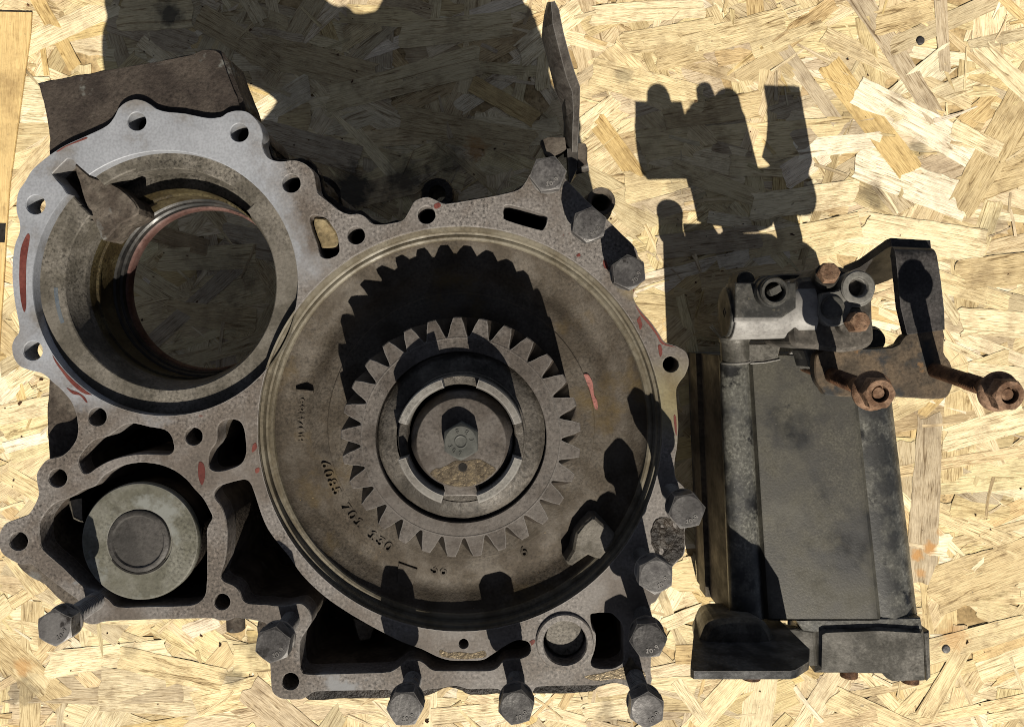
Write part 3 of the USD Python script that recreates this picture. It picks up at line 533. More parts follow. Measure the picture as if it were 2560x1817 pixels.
def text_at(text, px, py, h, rot, z, mat, parent, depth=3.0, name='cast_letter'):
    for p0, ch in enumerate(text):
        if ch == ' ': continue
        m = meshkit.text_mesh(ch, h, depth, bold=True)
        c = (m.bounds[0] + m.bounds[1]) / 2; m.vertices -= [c[0], c[1], 0]
        v = m.vertices.copy(); v[:, 0] += (p0 - (len(text) - 1) / 2) * h * .92
        a = math.radians(rot); b = U(px, py, z)
        m.vertices = np.c_[b[0] + v[:, 0] * math.cos(a) - v[:, 1] * math.sin(a), b[1] + v[:, 0] * math.sin(a) + v[:, 1] * math.cos(a), z + v[:, 2]]
        obj(name, m, mat, parent, smooth=False)
text_at('BOZH85', 757, 1047, 21, 90, -92, m_letter, house, 24)
fr = shape([(742,974),(784,974),(782,1122),(740,1122)], -60, 1)
obj('letter_frame', plate(fr.difference(fr.buffer(-3)), -100, -71, 1), m_bowl, house)
fr = shape([(995,1404),(1045,1422),(1025,1480),(992,1470)], -60, 1)
obj('letter_frame', plate(fr, -80, -62, 1.5), m_bowl, house)

for bp in ([(741,971),(784,975),(784,981),(741,978)], [(998,1404),(1044,1420),(1042,1427),(997,1412)]):
    obj('cast_bar', plate(shape(bp, -58, 1), -100, -52, 1), m_letter, house)
# red paint marks
for pts in ([(68,585),(75,590),(71,620),(66,660),(65,720),(66,760),(62,780),(56,768),(51,740),(48,690),(50,640),(55,612)],
            [(130,870),(140,872),(165,905),(200,945),(240,976),(250,984),(215,985),(180,960),(145,915),(132,890)],
            [(166,968),(178,974),(195,980),(212,992),(219,1005),(214,1004),(200,988),(182,984)],
            [(140,372),(160,360),(190,352),(215,343),(217,347),(190,357),(165,367),(144,380)],
            [(1583,724),(1592,730),(1592,752),(1606,778),(1630,806),(1646,832),(1660,852),(1690,863),(1690,867),(1655,860),(1640,836),(1622,812),(1602,788),(1586,756)],
            [(1592,800),(1600,790),(1602,800),(1606,812),(1600,824),(1596,810)], [(1645,865),(1652,862),(1656,880),(1650,892)], [(1684,1040),(1690,1042),(1692,1085),(1688,1080)],
            [(497,1155),(510,1160),(513,1190),(505,1212),(496,1190)], [(632,1112),(640,1106),(642,1120),(630,1130)], [(638,1172),(648,1168),(648,1178),(640,1182)], [(790,560),(800,556),(802,566),(792,568)],
            [(1085,512),(1098,506),(1102,516),(1088,522)], [(1508,650),(1516,654),(1520,672),(1510,668)], [(1441,637),(1449,633),(1451,640),(1443,642)],
            [(1300,1625),(1330,1612),(1338,1600),(1330,1598),(1312,1612)]):
    p = shape(pts, 0, 3).intersection(FL.buffer(-3))
    if p.area > 10: obj('paint_mark', plate(p, .15, .9, .3), m_red, house)
chip = shape([(1456,938),(1468,934),(1476,944),(1482,960),(1484,985),(1492,1000),(1494,1022),(1486,1018),(1478,990),(1470,965)], -50, 3)
obj('paint_mark', plate(chip, -60, -43.2, .6), M('pink_paint', (.33, .13, .11), (.42, .18, .155), speck=400, bump=.4), house, label='flaking pink paint patch on the edge of the bowl floor')
oil1 = shape([(1105,1640),(1100,1622),(1120,1630),(1150,1628),(1180,1632),(1210,1625),(1215,1640),(1190,1644),(1160,1646)], 0, 3).intersection(FL.buffer(-4))
obj('oil_stain', plate(oil1, .15, .7, .2), m_oil, house)
oil2 = shape([(1460,1690),(1500,1682),(1540,1672),(1562,1662),(1575,1640),(1590,1660),(1612,1680),(1610,1705),(1570,1700),(1540,1695),(1490,1700)], 0, 3).intersection(FL.buffer(-4))
if oil2.area > 10: obj('oil_stain', plate(oil2, .15, .7, .2), m_oil, house)

# rear box on the upper left, below the flange
bx = shape([(92,210),(98,202),(200,181),(300,163),(400,146),(480,130),(505,119),(535,119),(553,128),(562,142),(575,180),(592,225),(606,262),(600,330),(560,420),(300,470),(135,420),(118,340),(104,260)], -20, 2)
bxm = roughen(plate(bx.difference(unary_union([boreA.buffer(5), notchP.buffer(3), *[h.buffer(4) for h in holeP]])), -175, -20, 15, flare=0), 3.5, .03, 11, edge=20)
obj('rear_box', bxm, m_box, house)
# pipe stub below, fork brackets and pipe fittings
obj('pipe_stub', lathe([(0, -74), (38, -74), (45, -66), (46, 60), (46, 160)], n=36), m_cast, house) if False else None
a, b = U(519, 1622, -190), U(519, 1520, -190)
obj('pipe_stub', along(lathe([(0, 0), (42, 0), (49, 5), (50, 12), (54, 150)], n=40), a, b), m_cast, house)
a, b = U(590, 1575, -200), U(588, 1510, -200)
obj('pipe_stub', along(lathe([(0, 0), (20, 0), (25, 4), (25, 120)], n=28), a, b), m_cast, house)
obj('casting_wall', roughen(plate(shape([(645,1550),(690,1550),(690,1640),(668,1625),(645,1590)], -120, 2), -500, -120, 5), 2, .04, 12, edge=18), m_cast, house)
pocket_rough = shape([(1632,1312),(1648,1294),(1690,1294),(1709,1312),(1709,1378),(1692,1400),(1676,1418),(1655,1405),(1636,1375),(1627,1340)], 0, 3)
obj('rough_recess', roughen(plate(pocket_rough, -20, 1.6, .8), 4.5, .06, 14, edge=7), m_crud_shade, house, smooth=50)
c = U(1503, 503, -70)
obj('pipe_fitting', lathe([(20, -300), (20, -40), (24, -10), (28, 0), (35, 0), (37, -4), (36, -30), (30, -60), (36, -80), (44, -120), (44, -400)], c[:2], 40, z=c[2]), m_cast, house)
c = U(1093, 484, -260)
obj('pipe_fitting', lathe([(24, -200), (24, 0), (44, 0), (48, -5), (48, -250)], c[:2], 40, z=c[2]), m_crud_shade, house, label='dark open pipe end just above the flange edge')
obj('casting_rib', roughen(hull([*[U(x, y, -40) for x, y in ((176,1250),(204,1245),(206,1300),(186,1290))], *[U(x, y, -300) for x, y in ((160,1260),(215,1250),(215,1315),(175,1310))]]), 2, .05, 17, edge=16), m_bore, house)
obj('casting_rib', roughen(hull([*[U(x, y, -150) for x, y in ((884,1545),(905,1552),(935,1565),(925,1595),(900,1600),(893,1580))], *[U(x, y, -340) for x, y in ((880,1540),(940,1570),(925,1610),(890,1590))]]), 2, .05, 18, edge=16), m_bore, house)

# round cover in the lower left chamber
cov = thing('round_cover', 'round greenish zinc cover with a dark raised centre, in the lower left chamber', 'cover', (*U(350, 1353, 0)[:2], -330))
c = U(349, 1353, 0)[:2]
obj('cover_plate', lathe([(143, -26), (147, -20), (147, -7), (144, -2), (139, -1), (82, -1), (79, -6), (74, -7)], c, 96), m_zinc, cov)
obj('bearing_ring', lathe([(150, -330), (140, -300), (140, -30), (147, -26)], c, 72), m_crud_shade, cov)
obj('centre_dome', roughen(lathe([(79, -8), (77, 1), (72, 4), (66, 4), (62, 0), (0, 1)], c + np.array([-3, 1]), 64), 1.6, .09, 3), m_dome, cov)
obj('circlip_gap', lathe([(77, -1.2), (78, .6), (82, .6), (83, -1.2)], c + np.array([-3, 0]), 30, 215, 325), m_black, cov)

# ------------------------------------------------------------------ gear and hub in the bowl
GR = 40.0
cG = U(1152, 1092, 140)[:2]
gear = thing('helical_gear', 'toothed steel gear with notched collar and central bolt, in the housing bowl', 'gear', (*cG, -60))
NT = 29
def LF(prof, *a, **k): return lathe([(r, z + GR) for r, z in prof], *a, **k)
def gear_ring(rt, rr):
    pts = []
    for i in range(NT):
        a0 = 2 * math.pi * (i + .0) / NT - math.pi / 2 - math.radians(4.2)
        p = 2 * math.pi / NT
        for f, r in ((-.5, rr), (-.455, rr + 1), (-.42, rr + 5), (-.345, rr + 16), (-.275, rr + 30), (-.20, rt - 4), (-.175, rt), (.0, rt + .5), (.14, rt), (.165, rt - 4), (.25, rr + 29), (.325, rr + 16), (.405, rr + 5), (.445, rr + 1)):
            pts.append((r * math.cos(a0 + f * p), r * math.sin(a0 + f * p)))
    return np.array(pts)
g0 = gear_ring(279, 235); n = len(g0); lv = []
zz = [140, 138] + list(np.linspace(124, -44, 14))
for k, z in enumerate(zz):
    sc = .991 if k == 0 else 1.0
    t = -math.radians(10.5) * (140 - z) / 185
    R = np.array([[math.cos(t), -math.sin(t)], [math.sin(t), math.cos(t)]])
    lv.append(np.c_[g0 @ R.T * sc + cG, np.full(n, z)])
a = np.arange(n); b = (a + 1) % n; mm = []
for k in range(len(lv) - 1):
    mm.append(trimesh.Trimesh(np.vstack([lv[k], lv[k + 1]]), np.vstack([np.c_[a, a + n, b + n], np.c_[a, b + n, b]]), process=False))
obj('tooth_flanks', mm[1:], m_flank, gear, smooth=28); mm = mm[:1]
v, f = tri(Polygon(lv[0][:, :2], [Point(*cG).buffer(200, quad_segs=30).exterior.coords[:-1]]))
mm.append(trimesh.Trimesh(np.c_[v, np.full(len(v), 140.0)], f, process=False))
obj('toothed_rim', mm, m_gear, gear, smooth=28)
obj('face_groove', LF([(233, 100.1), (232, 101.0), (230, 101.0), (229, 100.1)], cG, 120), m_gear, gear)
obj('rim_bore', LF([(201, 99.9), (199, 98), (198, 40), (180, 30)], cG, 100), m_gear, gear)
cR = U(1151, 1098, 190)[:2]
obj('rough_race', roughen(LF([(200, 60), (199, 80), (194, 88), (182, 98), (170, 105), (162, 108), (156, 110), (150, 112)], cR, 110), 1.6, .09, 31), m_race, gear)
cC = U(1150, 1102, 245)[:2]
obj('collar_base', LF([(149, 90), (147, 128), (143, 130), (142, 158), (140, 162), (124, 162), (121, 159), (120, 60)], cC, 100), m_race, gear)
for q in range(4):
    a0 = 90 * q + 17
    s = LF([(142.5, 161), (142.5, 202), (140, 205), (125, 205), (121, 196), (121, 161)], cC, 26, a0, a0 + 56)
    ends = []
    for t in (a0, a0 + 56):
        u = np.array([math.cos(math.radians(t)), math.sin(math.radians(t))])
        ends.append(trimesh.Trimesh([[*(cC + u * r), z + GR] for r, z in ((121, 161), (142.5, 161), (142.5, 202), (140, 205), (125, 205), (121, 196))], [[0, 1, 2], [0, 2, 3], [0, 3, 4], [0, 4, 5]], process=False))
    obj('collar_segment', [s] + ends, m_collar, gear)
    obj('collar_seat', lathe([(148, 176), (146, 178), (129, 178), (127, 176)], cC, 12, 90 * q - 12.5, 90 * q + 12.5), m_collar, gear) if False else None
cD = U(1153, 1106, 230)[:2]
obj('end_disc', LF([(0, 190), (97, 190), (100, 188), (116, 152), (118, 100), (118, 60)], cD, 90), m_gear, gear, label='flat round steel disc inside the collar')
obj('disc_key', rbox(cD[0] - 40, cD[0] + 40, cD[1] - 122, cD[1] - 92, 140, 212, 4), m_gear, gear)
oil = Point(*cD).buffer(98, quad_segs=24).intersection(shape([(1080,1176),(1100,1170),(1118,1162),(1134,1152),(1150,1150),(1166,1152),(1182,1148),(1200,1147),(1216,1156),(1230,1164),(1242,1176),(1260,1240),(1060,1240)], 230, 2))
hole = disc(1157, 1167, 9.5, 230, 24)
obj('oil_film', plate(oil.difference(hole.buffer(1)), 229.5, 230.7, .3), m_oil, gear, label='wet golden oil on the lower part of the disc')
obj('oil_hole', plate(hole, 230.2, 230.9, .2), m_black, gear)  # flat disc: the darkness inside the hole is painted on as black
cH = U(1152, 1104, 268)[:2]
hb = hexhead(72, 229, 268, .2).rotate((0, 0, 90)).translate((*cH, 0))
cbolt = obj('centre_bolt', hb, m_zbolt, gear, smooth=20)
obj('bolt_centre_ring', LF([(14.5, 227.5), (14.5, 229.2), (13, 229.8), (11.5, 229.2), (11.5, 227.5)], cH, 32), m_zbolt, cbolt)
for ch, ang in (('1', 205), ('0', 232), ('9', 268), ('S', 108), ('B', 58), ('I', 8)):
    m = meshkit.text_mesh(ch, 9, 1.6, bold=True); c = (m.bounds[0] + m.bounds[1]) / 2; m.vertices -= [c[0], c[1], 0]
    t = math.radians(ang); k = math.radians(ang + 90); v = m.vertices.copy()
    m.vertices = np.c_[cH[0] + 24 * math.cos(t) + v[:, 0] * math.cos(k) - v[:, 1] * math.sin(k), cH[1] + 24 * math.sin(t) + v[:, 0] * math.sin(k) + v[:, 1] * math.cos(k), 267.8 + v[:, 2]]
    obj('raised_mark', m, m_zbolt, cbolt, smooth=False)

# ------------------------------------------------------------------ loose hex bolts standing in the flange
def bolt_parts(t, seed):
    b = BASE[str(t.GetPath())]
    h = hexhead(75, -40, 0, .11)
    mk = []
    for i, ch in enumerate('10.9'):
        m = meshkit.text_mesh(ch, 9.5, 1.5, bold=True); c = (m.bounds[0] + m.bounds[1]) / 2; m.vertices -= [c[0], c[1], 0]
        t0 = math.radians(-140 + 20 * i + seed * 40); k = t0 + math.pi / 2; v = m.vertices.copy()
        m.vertices = np.c_[23 * math.cos(t0) + v[:, 0] * math.cos(k) - v[:, 1] * math.sin(k), 23 * math.sin(t0) + v[:, 0] * math.sin(k) + v[:, 1] * math.cos(k), -.2 + v[:, 2]]
        mk.append(m)
    mv = lambda m: (m.apply_translation(b) or m) if False else trimesh.Trimesh(np.asarray(m.vertices) + b, m.faces, process=False)
    hm = h.to_mesh(); hm = trimesh.Trimesh(hm.vert_properties[:, :3], hm.tri_verts, process=False)
    hd_ = obj('head', roughen(mv(hm), .5, .12, seed, edge=9), m_bolt, t, smooth=25)
    obj('head_mark', mv(trimesh.util.concatenate(mk)), m_bolt, hd_, smooth=False)
    obj('washer', mv(lathe([(22, -51), (39, -51), (41, -49), (41, -43), (39, -41), (20, -41)], n=44)), m_washer, t)
    obj('shank', mv(thread(23, -330, -50, 7, 22)), m_bolt, t)
    return t
# photo position of the head's top, its height over the flange, tilt, turn, label
bolts = [(1370,434,150,(2,-3),8,'clean-topped hex bolt at the foot of the tall lever, standing in the upper right flange'),
         (1474,561,92,(0,0),22,'hex bolt beside the open pipe fitting, second of three down the upper right flange edge'),
         (1573,680,84,(0,0),35,'soot-black hex bolt with a pale spot on its head, below the pipe fitting'),
         (1718,1277,178,(2,0),10,'rightmost hex bolt, with a rusty corner, beside the oil cooler'),
         (1640,1439,172,(0,2),28,'dull hex bolt just below the rough black recess in the right flange edge'),
         (1621,1600,178,(-2,-5),5,'hex bolt on the right flange edge next to the square pocket'),
         (1618,1775,168,(1,0),26,'oil-wet hex bolt with a shiny black washer at the lower right corner of the housing'),
         (1291,1768,150,(0,0),14,'hex bolt with pitted head at the middle of the bottom flange edge'),
         (1012,1771,156,(0,0),2,'crusty hex bolt with frosted head on the bottom edge, left of the middle one'),
         (681,1612,158,(0,0),20,'cracked-looking hex bolt beside the corner hole at the left end of the bottom flange'),
         (136,1569,182,(0,0),32,'hex bolt with dark cone washer at the lower left corner, below the round cover')]
pb = None
for i, (px, py, z, tl, tw, lab) in enumerate(bolts):
    c = U(px, py, z)
    if pb is None:
        pb = thing('hex_bolt', lab, 'bolt', tuple(c), 'loose bolts standing in the flange holes'); bolt_parts(pb, 1)
        UsdGeom.Xformable(pb).AddRotateXYZOp().Set(Gf.Vec3f(tl[0], tl[1], tw))
    else:
        x = UsdGeom.Xform.Define(stage, numbered('/World/hex_bolt'))
        x.GetPrim().GetReferences().AddInternalReference(pb.GetPath()); x.GetPrim().SetInstanceable(True)
        x.GetPrim().GetAttribute('xformOp:translate').Set(Gf.Vec3d(c[0] * S, c[1] * S, (c[2] - GZ) * S))
        x.GetPrim().GetAttribute('xformOp:rotateXYZ').Set(Gf.Vec3f(tl[0], tl[1], tw))
        tag(x, lab, 'bolt', 'loose bolts standing in the flange holes')

# ------------------------------------------------------------------ lever
lev = thing('shift_lever', 'long thin dark steel lever pointing up from the upper right of the housing', 'lever', tuple(U(1420, 400, -330)))
top = [((1367,6),(1387,3)), ((1362,40),(1398,24)), ((1361,70),(1403,50)), ((1368,95),(1410,84)), ((1384,160),(1425,140)), ((1395,205),(1437,180)), ((1412,245),(1450,216)), ((1417,290),(1450,262)), ((1416,330),(1446,330)), ((1417,380),(1443,380))]
zt = [210, 205, 200, 190, 140, 100, 60, 20, -20, -60]
blade = []
for i in range(len(top) - 1):
    ps = []
    for j in (i, i + 1):
        (xa, ya), (xb, yb) = top[j]; z = zt[j]
        ps += [U(xa, ya, z - 30), U(xb, yb, z), U(xb, yb, z) + [-9, 0, -46], U(xa, ya, z - 30) + [-3, 0, -70], U((xa + xb) / 2, (ya + yb) / 2, z + 2)]
    blade.append(hull(ps))
obj('lever_blade', roughen(trimesh.util.concatenate(blade), .8, .05, 2), m_lever, lev, smooth=30)
obj('lever_foot', roughen(hull([*[U(x, y, -60) for x, y in ((1418,372),(1444,372),(1442,425),(1424,462))], *[U(x, y, -300) for x, y in ((1415,380),(1440,380),(1440,440),(1420,460))]]), 1, .05, 3, edge=14), m_lever, lev)
obj('fork_arm', roughen(hull([*[U(x, y, -60) for x, y in ((1352,352),(1372,343),(1412,343),(1416,372),(1380,394),(1360,385))], *[U(x, y, -330) for x, y in ((1350,360),(1415,350),(1415,380),(1375,410))]]), 2, .05, 4, edge=14), m_cast, lev)
obj('fork_arm', roughen(hull([*[U(x, y, -70) for x, y in ((1446,358),(1463,358),(1467,372),(1466,410),(1444,420))], *[U(x, y, -330) for x, y in ((1440,370),(1468,370),(1466,420),(1446,425))]]), 2, .05, 5, edge=14), m_cast, lev)
a, b = U(1436, 420, -130), U(1468, 412, -130)
obj('pivot_pin', rod(a, b, 18, 18, 24), m_lever, lev)

# ------------------------------------------------------------------ oil cooler
cool = thing('oil_cooler', 'dusty black finned oil cooler standing on the board right of the gearbox', 'oil cooler', (*U(2040, 1250, GZ)[:2], GZ))
def section(y, xs):
    """(photo x, height) pairs at photo row y -> world points"""
    return np.array([U(x, y, z) for x, z in xs])
yT, yB = 888, 1546
tp = [(1796, -470), (1799, -448), (1808, -436), (1826, -428), (1850, -430), (1864, -440), (1870, -452), (1873, -448), (1880, -436), (1890, -433), (2110, -433), (2124, -436), (2131, -448), (2140, -446), (2165, -443), (2190, -452), (2208, -470), (2216, -500)]
bt = [(1823, -470), (1826, -448), (1836, -436), (1858, -428), (1888, -430), (1904, -440), (1911, -452), (1915, -448), (1922, -436), (1934, -433), (2178, -433), (2194, -436), (2202, -448), (2212, -446), (2240, -443), (2268, -452), (2286, -470), (2294, -500)]
A, B = section(yT, tp), section(yB, bt)
def loft(A, B, k=24, closed_ends=True):
    rows = [A + (B - A) * t for t in np.linspace(0, 1, k)]
    m = len(A); V = np.vstack(rows); F = []
    for i in range(k - 1):
        for j in range(m - 1):
            a, b = i * m + j, (i + 1) * m + j; F += [(a, b, b + 1), (a, b + 1, a + 1)]
    return trimesh.Trimesh(V, F, process=False)
def wallx(P, dx, z): return np.array([[P[0] + dx, P[1], z]])
tubeA, tubeB = A[:7], B[:7]
obj('side_tube', roughen(loft(tubeA, tubeB, 40), .8, .05, 41), m_cool2, cool, smooth=True, label='rounded left tube with worn, speckled black paint')
obj('centre_panel', loft(A[6:13], B[6:13], 30), m_cool, cool, smooth=30)
obj('side_shoulder', loft(A[12:], B[12:], 30), m_cool2, cool, smooth=30)
sideL = lambda P: np.array([P[0], P[0] + [-5, 0, -40], P[0] + [-6, 0, -200], P[0] + [-22, 0, -204], P[0] + [-22, 0, -290], P[0] + [-12, 0, -294], P[0] + [-12, 0, GZ - P[0][2] + 6]])
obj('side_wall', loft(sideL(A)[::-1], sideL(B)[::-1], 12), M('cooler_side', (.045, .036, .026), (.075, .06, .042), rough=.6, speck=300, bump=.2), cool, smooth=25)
sideR = lambda P: np.array([P[-1], P[-1] + [4, 0, -60], P[-1] + [0, 0, GZ - P[-1][2] + 6]])
obj('side_wall', loft(sideR(A), sideR(B), 12), m_cool2, cool, smooth=25)
def face_y(P, name):
    pg = [p for p in P]; 
    ring = np.vstack([P, [[P[-1][0], P[-1][1], GZ + 6]], [[P[0][0], P[0][1], GZ + 6]]])
    v, f = tri(Polygon(ring[:, [0, 2]]))
    return trimesh.Trimesh(np.c_[v[:, 0], np.full(len(v), P[:, 1].mean()), v[:, 1]], f, process=False)
obj('top_end', face_y(A, 'a'), m_cool2, cool); obj('bottom_end', face_y(B, 'b'), m_cool2, cool)
# collar at the head of the left tube and the sealant bead under it
a, b = U(1838, 905, -418), U(1836, 846, -412)
obj('tube_collar', along(lathe([(40, -4), (42.5, 0), (42.5, 60), (46, 66), (46, 76), (30, 78)], n=44), a, b), m_cap, cool)
obj('sealant_bead', along(lathe([(42, -2), (44.5, -1), (45, 1), (44.5, 3), (42, 4)], n=44), a, b), m_block, cool)
bead = [U(x, y, z) for x, y, z in ((1876,908,-431),(1890,907,-430),(1910,906,-430),(1930,902,-430),(1950,898,-430))]
obj('sealant_bead', [rod(p, q, 2, 2, 8) for p, q in zip(bead[:-1], bead[1:])], m_block, cool)
obj('head_bridge', roughen(hull([*[U(x, y, -432) for x, y in ((1866,862),(1950,862),(1942,902),(1872,904))], *[U(x, y, -520) for x, y in ((1866,850),(1950,850),(1946,906),(1868,908))]]), 1, .05, 6, edge=14), m_cap, cool)
# end caps at the lower end
def lump(p, z0, z1, ch, foot):
    c = np.array(p.centroid.coords[0]); q = np.asarray(p.exterior.coords)[:-1]; big = max(np.ptp(q[:, 0]), np.ptp(q[:, 1])) / 2
    L = lambda f, z: np.c_[c + (q - c) * f, np.full(len(q), z)]
    return hull(np.vstack([L(1 - 2.2 * ch / big, z1), L(1 - .7 * ch / big, z1 - .3 * ch), L(1, z1 - ch), L(foot, z0)]))
capr = shape([(2046,1580),(2062,1571),(2200,1566),(2310,1572),(2318,1578),(2322,1708),(2240,1710),(2225,1702),(2215,1690),(2044,1688)], -425, 1)
obj('end_cap', roughen(plate(capr, -690, -425, 24, flare=-8), 1.2, .03, 7, edge=16), m_cap, cool, smooth=40)
obj('cap_flange', roughen(plate(shape([(1990,1549),(2302,1543),(2306,1572),(2010,1580)], -442, 1), GZ + 60, -442, 3), .8, .05, 8, edge=18), m_cool2, cool)
obj('cap_flange', plate(shape([(2308,1580),(2324,1576),(2328,1692),(2318,1702)], -470, 1), GZ + 40, -470, 4), m_cap, cool)
capl = shape([(1758,1600),(1768,1570),(1790,1556),(1830,1550),(1900,1552),(1925,1570),(1936,1600),(1940,1664),(1752,1662)], -330, 2)
obj('port_body', roughen(lump(capl, -540, -330, 26, .72), 1.5, .03, 9, edge=16), m_cap, cool, smooth=40)
obj('port_body', roughen(lump(shape([(1735,1590),(1756,1586),(1990,1570),(2040,1578),(2046,1664),(1740,1664)], -440, 1), -520, -440, 6, .8), 1, .03, 10, edge=18), m_cap, cool, smooth=40)
obj('port_lip', hull([*[U(x, y, -322) for x, y in ((1836,1622),(1918,1622),(1912,1630),(1842,1630))], *[U(x, y, -334) for x, y in ((1830,1616),(1926,1616),(1918,1636),(1838,1636))]]), m_alu, cool)
c = U(1949, 1605, -436); obj('cap_rivet', lathe([(0, 8), (7, 7), (12, 3), (13, -4)], c[:2], 24, z=c[2]), m_alu, cool)
# upright flange plate at the very end
yP = -908.0
xz = [(600, -560), (490, -150), (496, -134), (752, -134), (770, -142), (825, -195), (860, -280), (850, -560)]
pv, pf = tri(Polygon([(x, z) for x, z in xz]))
ring = np.array(xz); nn = len(ring)
ccw = ring if Polygon(ring).exterior.is_ccw else ring[::-1]
Vb = np.vstack([np.c_[ccw[:, 0], np.full(nn, yP), ccw[:, 1]], np.c_[ccw[:, 0], np.full(nn, yP - 22), ccw[:, 1]]]); a = np.arange(nn); b = (a + 1) % nn
obj('flange_plate', [trimesh.Trimesh(np.c_[pv[:, 0], np.full(len(pv), yP), pv[:, 1]], pf[:, ::-1], process=False), trimesh.Trimesh(np.c_[pv[:, 0], np.full(len(pv), yP - 22), pv[:, 1]], pf, process=False),
                     trimesh.Trimesh(Vb, np.vstack([np.c_[a, b, b + nn], np.c_[a, b + nn, a + nn]]), process=False)], m_plate, cool, smooth=30)
hx = hexhead(62, 0, 34, .15)
hm = hx.to_mesh(); hx = trimesh.Trimesh(hm.vert_properties[:, :3], hm.tri_verts, process=False)
for x, y, z, L in ((1778, 1712, -230, 72), (1877, 1724, -205, 66), (2122, 1716, -470, 60), (2275, 1730, -460, 60)):
    e = U(x, y, z); s = e + np.array([0, 70, 0])
    obj('end_bolt', along(hx, e + np.array([0, 34, 0]), e) if True else None, m_rustd, cool, smooth=20)
    obj('bolt_shank', rod(e + np.array([0, 33, 0]), e + np.array([0, L, 0]), 26, 26, 20), m_rustd, cool)

# valve block on the head of the cooler
valve = thing('valve_block', 'aluminium valve block with ports bolted across the head of the oil cooler', 'valve block', tuple(U(1980, 780, -420)))
a, b = U(1818, 780, -262), U(2015, 774, -262)
obj('cylinder', along(lathe([(0, 0), (72, 0), (77, 3), (79, 8), (79, 170), (84, 178), (84, 226), (60, 240)], n=64), a, b), m_alu, valve)
obj('end_plug', along(lathe([(0, -9), (66, -9), (70, -6), (70, 2)], n=56), a, b), m_plast, valve)
obj('end_plug_mark', along(lathe([(10, -10.5), (14, -10.5), (14, -8)], n=4), a, b), m_strap, valve)
obj('pad', roughen(plate(shape([(1838,706),(1990,706),(1990,770),(1955,794),(1838,794)], -172, 1), -262, -172, 3), .6, .06, 1, edge=14), m_plast, valve)
obj('pad_edge', plate(shape([(1836,790),(1958,790),(1944,805),(1836,804)], -182, 1), -262, -182, 3), m_alu, valve)
pc = U(1938, 728, -120)
obj('plug_socket', lathe([(26, -46), (26, -6), (29, 0), (35, 0), (38, -4), (38, -16), (42, -20), (42, -52), (46, -56), (46, -70)], pc[:2], 44, z=pc[2]), m_plast, valve)
obj('plug_pin', roughen(hull([*[pc + np.array([x, y, -6.]) for x, y in ((-14, 4), (14, 18), (20, 2), (8, -6), (-8, -12))], *[pc + np.array([x, y, -46.]) for x, y in ((-20, 8), (16, 22), (24, 0), (0, -16), (-18, -14))]]), 1, .1, 2, edge=7), m_dirtcap, valve)
body = shape([(1990,700),(2030,690),(2065,665),(2110,668),(2150,690),(2178,720),(2184,800),(2186,850),(2160,872),(2100,880),(2040,872),(1990,866),(1975,840),(1975,760)], -200, 3)
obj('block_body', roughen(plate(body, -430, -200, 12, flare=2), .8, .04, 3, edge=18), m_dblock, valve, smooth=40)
boss = shape([(2052,742),(2060,732),(2085,728),(2100,722),(2106,700),(2124,684),(2148,682),(2172,692),(2186,716),(2182,744),(2168,760),(2146,768),(2128,770),(2120,800),(2104,812),(2082,816),(2062,808),(2048,786)], -168, 3)
obj('port_boss', plate(boss.difference(disc(2146, 718, 27, -168)), -210, -168, 3), m_block, valve)
rc = U(2146, 718, -160)
obj('port_ring', lathe([(24, -120), (24, -14), (26, -12), (24, -10), (26, -8), (24, -6), (27, 0), (30, 2), (42, 2), (46, -2), (46, -50)], rc[:2], 56, z=rc[2]), m_block, valve)
kc = U(2084, 768, -160)
obj('round_cap', lathe([(0, 2), (26, 2), (30, 0), (31, -4), (33, -6), (33, -10)], kc[:2], 48, z=kc[2]), m_dirtcap, valve)
a, b = U(2024, 738, -330), U(2075, 678, -150)
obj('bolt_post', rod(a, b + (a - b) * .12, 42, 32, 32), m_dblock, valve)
e = b; s = b + (a - b) / np.linalg.norm(a - b) * 40
obj('post_bolt', along(hexhead(52, 0, 36, .15).to_mesh() and trimesh.Trimesh(*(lambda h: (h.vert_properties[:, :3], h.tri_verts))(hexhead(52, 0, 38, .15).to_mesh()), process=False), s, e), m_rust, valve, smooth=20)
c = U(2150, 806, -130)
obj('post_bolt', along(trimesh.Trimesh(*(lambda h: (h.vert_properties[:, :3], h.tri_verts))(hexhead(50, 0, 40, .15).to_mesh()), process=False), c + np.array([0, 0, -40.]), c + np.array([3., 4, 0])), m_rust, valve, smooth=20, label='half rusty hex bolt head beside the round black cap')
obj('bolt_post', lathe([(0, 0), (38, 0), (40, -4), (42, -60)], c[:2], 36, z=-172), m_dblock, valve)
obj('mounting_lug', roughen(plate(shape([(2020,856),(2150,852),(2165,872),(2120,890),(2060,895),(2030,925),(2018,900)], -330, 2), -430, -330, 5), 1, .05, 4, edge=16), m_block, valve)
obj('rear_plate', plate(shape([(1900,690),(1960,684),(2010,684),(2020,720),(1900,720)], -330, 1), -470, -330, 4), m_plast, valve)
c = U(1866, 700, -300); obj('rear_port', lathe([(0, 0), (24, 0), (27, -4), (27, -90)], c[:2], 30, z=c[2]), m_plast, valve)
c = U(2185, 850, -380); obj('rear_port', lathe([(0, 0), (34, 0), (36, -5), (36, -20), (44, -26), (44, -120)], c[:2], 36, z=c[2]), m_plast, valve)

